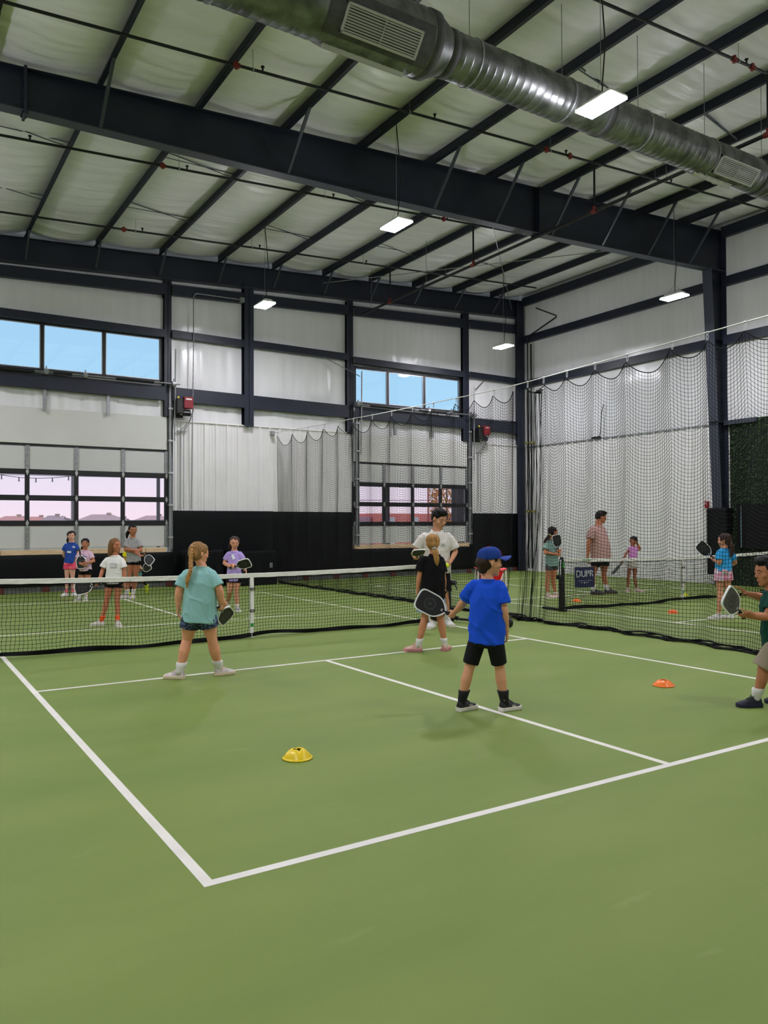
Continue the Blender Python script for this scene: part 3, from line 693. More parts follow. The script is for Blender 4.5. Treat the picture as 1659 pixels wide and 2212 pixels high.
# ------------------------------------------------------------------ nets
STRAND = mat('black_net_cord', (10, 11, 12), .7, spec=.2)
def strands(lines, r, n=3):
    V = []; F = []
    for P in lines:
        P = np.asarray(P, float); d = np.gradient(P, axis=0); d /= np.linalg.norm(d, axis=1)[:, None]+1e-9
        ref = np.array([.31, .2, .93]); a = np.cross(d, ref); bad = np.linalg.norm(a, axis=1) < .1; a[bad] = np.cross(d[bad], [1, 0, .1]); a /= np.linalg.norm(a, axis=1)[:, None]
        b = np.cross(d, a); base = len(V); m = len(P)
        for i in range(m):
            for k in range(n):
                t = 2*math.pi*k/n; V.append(P[i]+r*(math.cos(t)*a[i]+math.sin(t)*b[i]))
        for i in range(m-1):
            for k in range(n): F.append((base+i*n+k, base+i*n+(k+1) % n, base+(i+1)*n+(k+1) % n, base+(i+1)*n+k))
    return MB().add(V, F)
TAPEW = mat('white_net_tape', (232, 230, 222), .6, bump=.5, bscale=9, stretch=(1, 1, 3))
NETLAB = mat('green_label', (30, 140, 50), .6)
def court_net(cx, lab, post_sides, left_cut=None):
    t = thing('court_net', lab, 'net', (cx, 0, 0)); hw = 3.30; zt = lambda x: .864+.05*((x-cx)/hw)**2
    xa = cx-hw+.03; xb = cx+hw-.03; c = .0445; nx = int((xb-xa)/c); nz = 18
    bowy = lambda x, z: .05*math.sin((x-cx)*1.7+.6)*(1-z/.9)+.012*math.sin(x*5.1)*(1-z/.9)
    bot = lambda x: .05+.012*math.sin(x*2.1+1)+.008*math.sin(x*5.3)
    L = []
    for i in range(nx+1):
        x = xa+(xb-xa)*i/nx; P = []
        for j in range(nz+1):
            z = bot(x)+(zt(x)-.03-bot(x))*j/nz; P.append((x+.006*math.sin(j*1.1+i*.5), bowy(x, z), z))
        L.append(P)
    for j in range(1, nz):
        P = []
        for i in range(nx+1):
            x = xa+(xb-xa)*i/nx; z = bot(x)+(zt(x)-.03-bot(x))*j/nz; P.append((x+.006*math.sin(j*1.1+i*.5), bowy(x, z), z-.004*abs(math.sin(i*.5+j))))
        L.append(P)
    strands(L, .0027).build('netting', STRAND, t, False, False, True)
    def fn(s, off):
        def q(u, v):
            x = xa+(xb-xa)*u; return (x, s*(.006+.003*math.sin(x*31+v*5)*math.sin(x*7)+.002*math.sin(x*63))+bowy(x, .88), zt(x)-.052*v+.0015*math.sin(x*18))
        return q
    m = MB(); m.grid(fn(-1, 0), 260, 4); m.grid(fn(1, 0), 260, 4)
    top = [(xa+(xb-xa)*k/60, bowy(xa+(xb-xa)*k/60, .88), zt(xa+(xb-xa)*k/60)) for k in range(61)]; m.tube(top, .007, 8)
    m.build('top_tape', TAPEW, t, True, False)
    def band(s):
        def q(u, v):
            x = xa+(xb-xa)*u; b = bot(x); return (x, bowy(x, .05)+s*(.012+.008*math.sin(x*9+v*2)), max(.003, b+.008-.052*v+.008*math.sin(x*3.7)*v))
        return q
    m = MB(); m.grid(band(-1), 120, 4); m.grid(band(1), 120, 4); m.build('bottom_band', BLACKV, t, True, False)
    # under-tape black web
    m = MB(); m.grid(lambda u, v: (xa+(xb-xa)*u, bowy(xa+(xb-xa)*u, .85)+.001, zt(xa+(xb-xa)*u)-.052-.012*v), 60, 1); m.build('tape_edging', BLACKV, t, False, False)
    # centre strap
    y_ = bowy(cx, .5); m = MB(); m.grid(lambda u, v: (cx-.025+.05*u, y_-.014-.02*math.sin(v*3), .868-.80*v), 2, 10); m.grid(lambda u, v: (cx-.025+.05*u, y_+.012, .868-.80*v), 2, 4)
    s_ = m.build('centre_strap', WHITE, t, True, False)
    for z in (.66, .37):
        m = MB()
        for (a, b, z0, z1) in ((-.032, .032, z-.016, z-.010), (-.032, .032, z+.010, z+.016), (-.034, -.026, z-.016, z+.016), (.026, .034, z-.016, z+.016)): m.box(cx+a, cx+b, y_-.045, y_-.03, z0, z1)
        m.build('buckle', BLACK, s_)
    MB().box(cx-.022, cx+.022, y_-.026, y_-.018, .15, .20, .001).build('strap_label', NETLAB, s_)
    m = MB(); m.tube([(cx, y_, .07), (cx+.004, y_-.02, .01)], .006, 6); m.box(cx-.01, cx+.03, y_-.05, y_-.01, .002, .014, .003); m.build('floor_anchor', ALU, t)
    for sd in post_sides:
        x = cx+sd*hw; m = MB()
        m.loft([((x, 0, 0), (.062, 0, 0), (0, .07, 0)), ((x, 0, .10), (.055, 0, 0), (0, .062, 0)), ((x, 0, .55), (.05, 0, 0), (0, .055, 0)), ((x, 0, .84), (.045, 0, 0), (0, .05, 0)), ((x, 0, .93), (.035, 0, 0), (0, .035, 0))], 12, (0, .6))
        p_ = m.build('post', BLACK, t, True)
        m = MB(); m.tube([(x+sd*.04, -.02, .60), (x+sd*.13, -.03, .60)], .04, 12); m.tube([(x+sd*.13, -.03, .60), (x+sd*.15, -.03, .60)], .022, 10); m.tube([(x+sd*.10, -.05, .62), (x+sd*.10, -.11, .50)], .012, 8); m.build('crank', BLACKM, t)
        MB().tube([(x+sd*.05, -.02, .62), (x+sd*.04, -.02, .9)], .008, 6).build('tension_strap', WHITE, t)
        m = MB(); m.bar((x, -.02, .028), (x+sd*.02, .15 if cx == 0 else .45, .028), .05, .04, c=.006); m.bar((x, .02, .028), (x+sd*.02, -.12, .028), .05, .04, c=.006); m.build('base_foot', BLACKM, t)
        if cx == 0 and sd > 0:
            m = MB(); m.bar((x, 0, .05), (x+.26, -1.1, .06), .045, .035, c=.006); m.build('base_foot', BLACKM, t)
            m = MB(); m.lathe([(.0, -.028), (.05, -.028), (.066, -.02), (.07, 0), (.066, .02), (.05, .028), (0, .028)], 24, Matrix.Translation((x+.285, -1.12, .071)) @ Matrix.Rotation(math.pi/2, 4, 'Y')); m.build('caster_wheel', BLACK, t, True)
        m = MB(); m.box(x-.03, x+.01, -.058, -.05, .76, .86, .002); m.build('post_label', NETLAB, t)
    return t, zt
court_net(0, 'court net in the foreground court, white tape and centre strap', (1, -1))
n2, zt2 = court_net(9.09, 'court net of the second court, seen through the black divider netting', (-1, 1))
GRN = mat('green_print', (60, 170, 70), .6)
m = MB()
for k in range(6): m.box(6.30+.035*k, 6.325+.035*k, -.016, -.012, .868+.008*(k % 2), .893-.005*(k % 3))
m.build('tape_print', GRN, n2)
t = thing('net_banner', 'small navy banner with white letters tied to the second court net', 'banner', (6.35, -.02, .62))
m = MB(); m.grid(lambda u, v: (6.05+.50*u, -.05-.012*math.sin(u*3.1)+.004*math.sin(u*9), .40+.36*v-.008*u), 12, 6); m.build('cloth', mat('navy_cloth', (26, 32, 74), .7), t, True, False)
place_text('letters', 'DUPR', .172, (6.285, -.068, .635), (1, 0, 0), (0, 0, 1), mat('banner_white', (205, 205, 210), .7), t, .003)
m = MB(); m.box(6.14, 6.46, -.069, -.066, .515, .519); m.box(6.18, 6.24, -.069, -.066, .478, .484); m.box(6.27, 6.29, -.069, -.066, .462, .492); m.box(6.30, 6.38, -.069, -.066, .478, .484); m.build('small_print', MATS['banner_white'], t)

CABLE = mat('white_cable', (205, 205, 200), .4, .3)
def cab_z(y): return 3.80+.0105*max(0, y)**1.6*.45+(.035*abs(min(0, y+.2)))
DX = 4.54
t = thing('divider_cable', 'white steel cable carrying the black divider netting', 'cable', (DX, 0, 4))
MB().tube([(DX, y, cab_z(y)) for y in np.linspace(-9, 9.3, 40)], .008, 6).build('wire', CABLE, t)
MB().box(DX-.05, DX+.05, 9.28, 9.40, cab_z(9.3)-.06, cab_z(9.3)+.06, .01).build('wall_anchor', GALV, t)
def divider(hooks, ymap, nlen, lab, seed, gather=None):
    # hooks: y of each carabiner; ymap(u): u 0..1 along the cloth -> y on the cable
    t = thing('divider_net', lab, 'netting', (DX, hooks[0], 0)); cell = .05
    nu = int(nlen/cell); nv = int(3.75/cell)
    hk = np.array(sorted(hooks)); U = np.linspace(0, 1, nu+1); Y = np.array([ymap(u) for u in U])
    idx = np.clip(np.searchsorted(hk, Y)-1, 0, len(hk)-2); ph = np.clip((Y-hk[idx])/(hk[idx+1]-hk[idx]), 0, 1); span = hk[idx+1]-hk[idx]
    arch = 4*ph*(1-ph)                                  # 0 at hooks, 1 mid-span
    zc = np.array([cab_z(y) for y in Y])
    sagt = np.minimum(.30, .30*span)*arch*np.where(span > .2, 1, 1.4)
    fold = np.sin(U*nlen*2*math.pi/.82+seed)+.5*np.sin(U*nlen*2*math.pi/1.9+seed*2)
    gz = np.array([gather(u) if gather else 0 for u in U])
    LV = []; LH = [[] for _ in range(nv+1)]
    for i in range(nu+1):
        P = []
        for j in range(nv+1):
            v = j/nv; top = zc[i]-.10-sagt[i]; z = top*(1-v)+.03*v
            z -= .055*math.sin(math.pi*min(1, v*1.2))*arch[i]*(1-.4*v)-.02*fold[i]*(v*(1-v)*2)
            x = DX+(.028 if not gather else .05)*fold[i]*(.35+.65*v)+.05*(arch[i]-.5)*(1-v)+gz[i]*(.045*math.sin(U[i]*nlen*38)+.04*math.sin(U[i]*nlen*91+v*3))
            x -= .35*max(0, v-.35)**1.5*(.7+.3*math.sin(Y[i]*1.3+seed))*(1-.9*(Y[i] > 2))   # hem pulled toward the near court
            P.append((x, Y[i]+.01*math.sin(v*9+i*.3), max(.012, z))); LH[j].append(P[-1])
        LV.append(P)
    i0 = int(1.5/cell) if gather else 0
    strands(LV+[q[i0:] for q in LH[1:]], .0029).build('netting', STRAND, t, False, False, True)
    # rope along the head and the hem
    strands([LH[0]], .007, 6).build('head_rope', STRAND, t, True, False)
    rr = random.Random(seed); hem = []
    for k in range(5):
        hem.append([(p[0]+rr.uniform(-.04, .04)+.03*math.sin(i*.21+k), p[1]+.01*math.sin(i+k), .012+.012*k*abs(math.sin(i*.13+k))) for i, p in enumerate(LH[-1]) if i % 2 == 0])
    strands(hem, .011, 5).build('hem_rope', STRAND, t, True, False)
    for yv in (LV[0], LV[-1]): strands([yv], .006, 5).build('side_rope', STRAND, t, True, False)
    for y in hooks:
        z = cab_z(y); m = MB(); m.tube([(DX, y-.014, z), (DX, y+.014, z)], .016, 8); 
        pts = [(DX, y+.014*math.sin(a), z-.055-.04*math.cos(a)) for a in np.linspace(0, 6.283, 13)]; m.tube(pts, .005, 5); m.tube([(DX, y, z), (DX, y, z-.03)], .005, 5)
        m.build('carabiner', ALU, t)
    return t
hooks1 = [9.0, 8.1, 7.25, 6.4, 5.7, 5.05, 4.25, 3.5, 2.75, 2.05, 1.35, .85, .3, -.2]
divider(hooks1, lambda u: 9.0-9.2*u, 10.2, 'black divider netting in front of the back wall and its doors', 1.3)
hooks2 = [-.52, -.88, -1.38, -1.94, -2.53, -3.27, -3.79, -4.31, -4.9, -5.6, -6.3]
def ymap2(u):
    s = u*8.0                                # metres of cloth; the first 1.5 m are bunched up
    return -.52-.30*min(1, s/1.5) if s < 1.5 else -.82-(s-1.5)*5.48/6.5
divider(hooks2, ymap2, 8.0, 'black divider netting hanging on the right in front of the second court', 2.1, lambda u: 1.0 if u*8 < 1.5 else max(0, 1-(u*8-1.5)*3))
# slack netting heaped on the floor at the opening
rr = random.Random(8); lines_ = []
for k in range(16):
    P = []; a0 = rr.uniform(0, 6); 
    for i in range(30):
        u = i/29; y = .35-1.05*u+.05*math.sin(i*.9+k); x = 4.50-.10*u+.10*math.sin(a0+i*.35)+rr.uniform(-.015, .015); P.append((x, y, .014+.05*abs(math.sin(a0+i*.21))*math.sin(math.pi*u)))
    lines_.append(P)
for k in range(3): lines_.append([(4.42+.17*math.cos(a), .12+.10*math.sin(a)+.03*k, .02+.10*max(0, math.sin(a+.6))) for a in np.linspace(0, 6.0, 22)])
t = thing('netting_heap', 'slack black netting heaped on the floor at the gap in the divider', 'netting', (4.5, 0, 0)); strands(lines_, .008, 5).build('tangle', STRAND, t, True, False, True)

# ------------------------------------------------------------------ cones
def cone(x, y, rgb, lab, r=.095, h=.05):
    t = thing('disc_cone', lab, 'cone', (x, y, 0)); m = MB(); n = 40; prof = [(1.0, 0), (1.0, .10), (.94, .14), (.88, .30), (.77, .54), (.63, .77), (.48, .93), (.36, 1.0), (.31, .98), (.30, .88)]
    V = []; F = []
    for r_, z in prof:
        for k in range(n):
            a = 2*math.pi*k/n; notch = max(0, math.cos(a*4+.5))**3 if z > .5 else 0
            V.append((x+r*r_*math.cos(a), y+r*r_*math.sin(a), .001+h*(z-.28*notch*(z-.4)*(1 if z > .6 else .3))))
    for i in range(len(prof)-1):
        for k in range(n): F.append((i*n+k, i*n+(k+1) % n, (i+1)*n+(k+1) % n, (i+1)*n+k))
    m.add(V, F).build('shell', mat('cone_%d' % rgb[1], rgb, .35), t, True, False)
    MB().lathe([(r*1.0, 0.001), (r*1.04, .004), (r*1.02, .009), (r*.95, .011)], 40, Matrix.Translation((x, y, 0))).build('rim', MATS['cone_%d' % rgb[1]], t, True, False)
cone(-1.91, -5.27, (238, 205, 8), 'yellow disc cone alone on the green court in the foreground', .096, .062)
cone(1.99, -5.08, (246, 120, 18), 'orange disc cone on the near court left of the dark blue shoe', .098, .055)
cone(7.26, 1.06, (250, 126, 12), 'orange disc cone behind the second net by the net post', .092, .055)
cone(7.13, -1.26, (238, 92, 22), 'orange disc cone on the near side of the second net', .09, .055)
cone(10.09, .70, (226, 222, 24), 'yellow disc cone just behind the second net', .09, .052)

# ------------------------------------------------------------------ red ball hopper
RED = mat('hopper_red', (206, 10, 16), .6); WLEG = mat('white_leg', (220, 214, 208), .5)
hx, hy = 4.08, -.12; t = thing('ball_hopper', 'red ball hopper cart with white legs behind the boy in the blue cap', 'ball cart', (hx, hy, 0))
W1 = Vector((.8437, -.5369, 0)); W2 = Vector((.5369, .8437, 0))      # across and along the cart
def hp(a, b, z): return (hx+W1.x*a+W2.x*b, hy+W1.y*a+W2.y*b, z)       # cart turned square to the walkway
def quad(m, q, th=.012):
    q = [Vector(p) for p in q]; n = (q[1]-q[0]).cross(q[3]-q[0]).normalized()*th
    m.add(q+[p+n for p in q], [(0, 1, 2, 3), (7, 6, 5, 4), (0, 4, 5, 1), (1, 5, 6, 2), (2, 6, 7, 3), (3, 7, 4, 0)])
m = MB(); quad(m, [hp(-.20, -.16, .76), hp(.19, -.16, .76), hp(.12, -.12, .42), hp(-.13, -.12, .42)]); quad(m, [hp(-.20, .16, .76), hp(.19, .16, .76), hp(.12, .12, .42), hp(-.13, .12, .42)]); quad(m, [hp(.19, -.16, .76), hp(.19, .16, .76), hp(.12, .12, .42), hp(.12, -.12, .42)]); quad(m, [hp(-.13, -.12, .42), hp(.12, -.12, .42), hp(.12, .12, .42), hp(-.13, .12, .42)])
m.build('red_bag', RED, t)
m = MB(); quad(m, [hp(-.205, -.165, .77), hp(-.205, .165, .77), hp(-.14, .12, .42), hp(-.14, -.12, .42)]); m.build('black_side', BLACKV, t)
m = MB(); quad(m, [hp(-.25, -.17, .815), hp(-.16, -.17, .775), hp(-.16, .17, .775), hp(-.25, .17, .815)]); quad(m, [hp(.24, -.17, .81), hp(.15, -.17, .79), hp(.15, .17, .79), hp(.24, .17, .81)]); m.build('flap', mat('hopper_pink', (236, 70, 76), .6), t)
for a in (-.22, .22):
    for b in (-.17, .17): MB().tube([hp(a, b, .78), hp(a*1.02, b*1.05, 0.0)], .014, 8).build('leg', WLEG, t)
for a0, a1 in ((.18, .02), (-.18, -.02)): MB().tube([hp(a0, -.185, .74), hp(a1+.0, -.18, .30)], .011, 8).build('cross_bar', WLEG, t)
m = MB(); m.tube([hp(-.22, -.17, .18), hp(.22, -.17, .18)], .01, 6); m.tube([hp(-.22, .17, .18), hp(.22, .17, .18)], .01, 6); m.build('shelf_rail', WLEG, t)
place_text('letters', 'ID-7', .10, hp(.02, -.165, .53), W1, Vector((0, 0, 1))-W2*.1, WLEG, t)

# ------------------------------------------------------------------ outside
GRND = mat('outside_ground', (150, 146, 120), .9, var=.2, vscale=.3)
og = MB().add([(-150, 9.72, -.1), (350, 9.72, -.1), (350, 30, -.3), (-150, 30, -.3), (350, 330, -3), (-150, 330, -3)], [(0, 1, 2, 3), (3, 2, 4, 5)]).build('outside_ground', GRND, None, False, False); og['kind'] = 'structure'
TAN = mat('house_wall', (200, 176, 160), .8)
def house(x, y, wd, dp, hw_, hr, rgb, lab):
    t = thing('house', lab, 'house', (x, y, -2)); g = -2.5
    m = MB(); m.box(x-wd/2, x+wd/2, y-dp/2, y+dp/2, g, hw_); m.build('walls', TAN, t)
    e_ = .25; r = wd*.2
    m = MB(); m.add([(x-wd/2-e_, y-dp/2-e_, hw_), (x+wd/2+e_, y-dp/2-e_, hw_), (x+wd/2+e_, y+dp/2+e_, hw_), (x-wd/2-e_, y+dp/2+e_, hw_), (x-r, y, hr), (x+r, y, hr)], [(0, 1, 5, 4), (1, 2, 5), (2, 3, 4, 5), (3, 0, 4), (3, 2, 1, 0)]); m.build('roof', mat('roof_%d%d' % rgb[:2], rgb, .85, var=.08, vscale=3), t)
    MB().box(x+wd*.1, x+wd*.1+.8, y-.4, y+.4, hr-1, hr+.35).build('chimney', TAN, t)
    for k in (-.3, .3): MB().box(x+wd*k-.6, x+wd*k+.6, y-dp/2-.06, y-dp/2+.02, hw_-1.9, hw_-.5).build('window', mat('far_window', (70, 76, 86), .3), t)
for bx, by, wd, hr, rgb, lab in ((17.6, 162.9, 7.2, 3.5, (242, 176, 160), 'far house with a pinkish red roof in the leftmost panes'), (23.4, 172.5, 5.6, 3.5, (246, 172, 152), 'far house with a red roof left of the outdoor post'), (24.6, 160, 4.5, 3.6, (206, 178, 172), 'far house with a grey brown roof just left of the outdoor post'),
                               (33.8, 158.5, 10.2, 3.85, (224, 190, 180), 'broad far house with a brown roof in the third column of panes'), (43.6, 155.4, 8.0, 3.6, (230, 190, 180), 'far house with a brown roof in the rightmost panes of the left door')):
    house(bx, by, wd, 6, 2.3, hr, rgb, lab)  # roof colours lightened to carry the distance haze
def leafmat(name, rgb, rgb2):
    m = mat(name, rgb, .7, var=.25, vscale=2, rgb2=rgb2); n = m.node_tree
    if not any(q.type == 'BSDF_TRANSLUCENT' for q in n.nodes):
        t = n.nodes.new('ShaderNodeBsdfTranslucent'); x = n.nodes.new('ShaderNodeMixShader'); o = n.nodes['Material Output']; p = n.nodes['Principled BSDF']
        src = p.inputs['Base Color'].links[0].from_socket; n.links.new(src, t.inputs[0]); x.inputs[0].default_value = .6
        n.links.new(p.outputs[0], x.inputs[1]); n.links.new(t.outputs[0], x.inputs[2]); n.links.new(x.outputs[0], o.inputs[0])
    return m
def bush(x, y, r, h, lab, rgb, leaves=500, ls=.25, trunk=None, z0=-2.2, rgb2=None, seed=1):
    t = thing('tree', lab, 'tree', (x, y, z0)); rr = np.random.RandomState(seed); V = []; F = []
    for k in range(leaves):
        d = rr.normal(size=3); d /= np.linalg.norm(d); q = np.array([x, y, z0+h*.62])+d*np.array([r, r, h*.38])*rr.uniform(.3, 1)**.5
        a = rr.normal(size=3); a /= np.linalg.norm(a); e2 = np.cross(a, rr.normal(size=3)); e2 /= np.linalg.norm(e2); b = len(V)
        V += [tuple(q-a*ls), tuple(q+e2*ls*.55), tuple(q+a*ls), tuple(q-e2*ls*.55)]; F.append((b, b+1, b+2, b+3))
    MB().add(V, F).build('foliage', leafmat('leaf_%d_%d_%d' % rgb, rgb, rgb2 or rgb), t, False, False, True)
    m = MB(); m.tube([(x, y, z0), (x+.03, y, z0+h*.4), (x, y, z0+h*.75)], [r*.07, r*.055, r*.03], 8)
    for k in range(6): m.tube([(x, y, z0+h*(.35+.06*k)), (x+r*.6*math.cos(k*2.1), y+r*.6*math.sin(k*2.1), z0+h*(.6+.06*k))], [r*.03, r*.012], 6)
    m.build('trunk', mat('bark', (84, 66, 54), .9), t)
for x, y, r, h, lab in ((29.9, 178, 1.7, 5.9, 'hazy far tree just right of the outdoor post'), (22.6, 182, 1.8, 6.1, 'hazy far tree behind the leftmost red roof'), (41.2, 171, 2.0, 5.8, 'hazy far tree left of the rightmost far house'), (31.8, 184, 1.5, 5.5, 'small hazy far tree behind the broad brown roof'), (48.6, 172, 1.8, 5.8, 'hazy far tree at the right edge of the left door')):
    bush(x, y, r, h, lab, (206, 190, 184), 420, .34, seed=int(x))  # distance haze put into the pale leaf colour
bush(14.75, 15.2, .75, 4.2, 'young tree with yellow and red leaves outside the netted door', (246, 208, 100), 1100, .075, z0=-.1, rgb2=(250, 150, 110), seed=9)
def pole(x, y, w_, h, lab, rgb, cap=True):
    t = thing('outdoor_post', lab, 'post', (x, y, -.1)); MB().box(x-w_/2, x+w_/2, y-w_/2, y+w_/2, -.12, h, .01).build('shaft', mat('post_%d' % rgb[0], rgb, .6), t)
    MB().box(x-w_*.9, x+w_*.9, y-w_*.9, y+w_*.9, -.12, -.04, .01).build('base_plate', mat('post_%d' % rgb[0], rgb, .6), t); return t
pole(.10, 12.4, .10, 2.92, 'grey square post outside the left door holding the string lights', (168, 168, 170))
pole(1.95, 10.9, .08, 3.2, 'grey post outside at the right edge of the left door', (120, 120, 122))
pole(8.95, 10.6, .16, 3.6, 'grey post outside the netted door, left panes', (110, 108, 112))
pole(11.78, 10.6, .34, 3.6, 'dark clad column outside the netted door, right panes', (62, 60, 66)); pole(12.36, 10.6, .18, 3.6, 'narrow dark post beside the clad column outside', (56, 54, 58))
pole(28.8, 36, .09, 7.5, 'thin red flag pole far outside the netted door', (190, 90, 90))
t = thing('string_lights', 'string of small bulbs hung outside from the grey post', 'string lights', (-1.5, 12.4, 3)); P = [((.10-2.6*u), 12.33-.3*u, 2.86-.26*math.sin(math.pi*u*.55)+.42*u*u) for u in np.linspace(0, 1, 20)]
MB().tube(P, .008, 5).build('wire', BLACK, t)
for k in range(1, 20, 3):
    m = MB(); m.tube([P[k], (P[k][0], P[k][1], P[k][2]-.05)], .014, 6); b = m.build('socket', BLACK, t); MB().ell((P[k][0], P[k][1], P[k][2]-.08), ((.022, 0, 0), (0, .022, 0), (0, 0, .035)), 8, 6).build('bulb', mat('bulb', (190, 186, 176), .3), t)
for k, (z0, z1) in enumerate(((4.9, 4.6), (6.6, 6.9), (2.0, 2.75))):
    t = thing('power_line', ('lower power line far outside, crossing the left door', 'upper power line far outside, crossing the left door', 'lowest power line, rising above the roofs')[k], 'power line', (0, 70, z0)); MB().tube([(-60+6*i, 70, z0+(z1-z0)*i/20-.5*math.sin(math.pi*i/20)) for i in range(21)], .035, 5).build('wire', mat('far_wire', (150, 140, 148), .8), t)
# red market building seen through the netted door
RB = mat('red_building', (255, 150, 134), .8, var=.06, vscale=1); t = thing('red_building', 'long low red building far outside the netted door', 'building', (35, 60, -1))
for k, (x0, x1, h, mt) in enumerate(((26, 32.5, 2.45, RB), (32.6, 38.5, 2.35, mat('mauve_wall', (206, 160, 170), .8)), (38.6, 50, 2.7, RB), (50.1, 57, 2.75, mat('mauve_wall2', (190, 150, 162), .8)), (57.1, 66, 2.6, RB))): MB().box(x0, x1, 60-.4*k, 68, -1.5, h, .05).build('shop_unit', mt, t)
for x in (40, 43, 53, 60): MB().box(x, x+.5, 58.2, 58.6, -1.5, 2.3).build('pillar', WHITE, t)
MB().box(46.2, 49.2, 58.4, 58.7, 1.35, 2.15).build('shop_sign', mat('sign_blue', (96, 118, 186), .7), t)
for k, x in enumerate((30, 35, 42)): bush(x, 75, 2.6, 6.3, ('small hazy tree above the red building, left', 'small hazy tree above the red building, middle', 'small hazy tree above the red building, right')[k], (190, 176, 164), 500, .35, seed=20+k)  # washed-out leaf colour stands in for haze

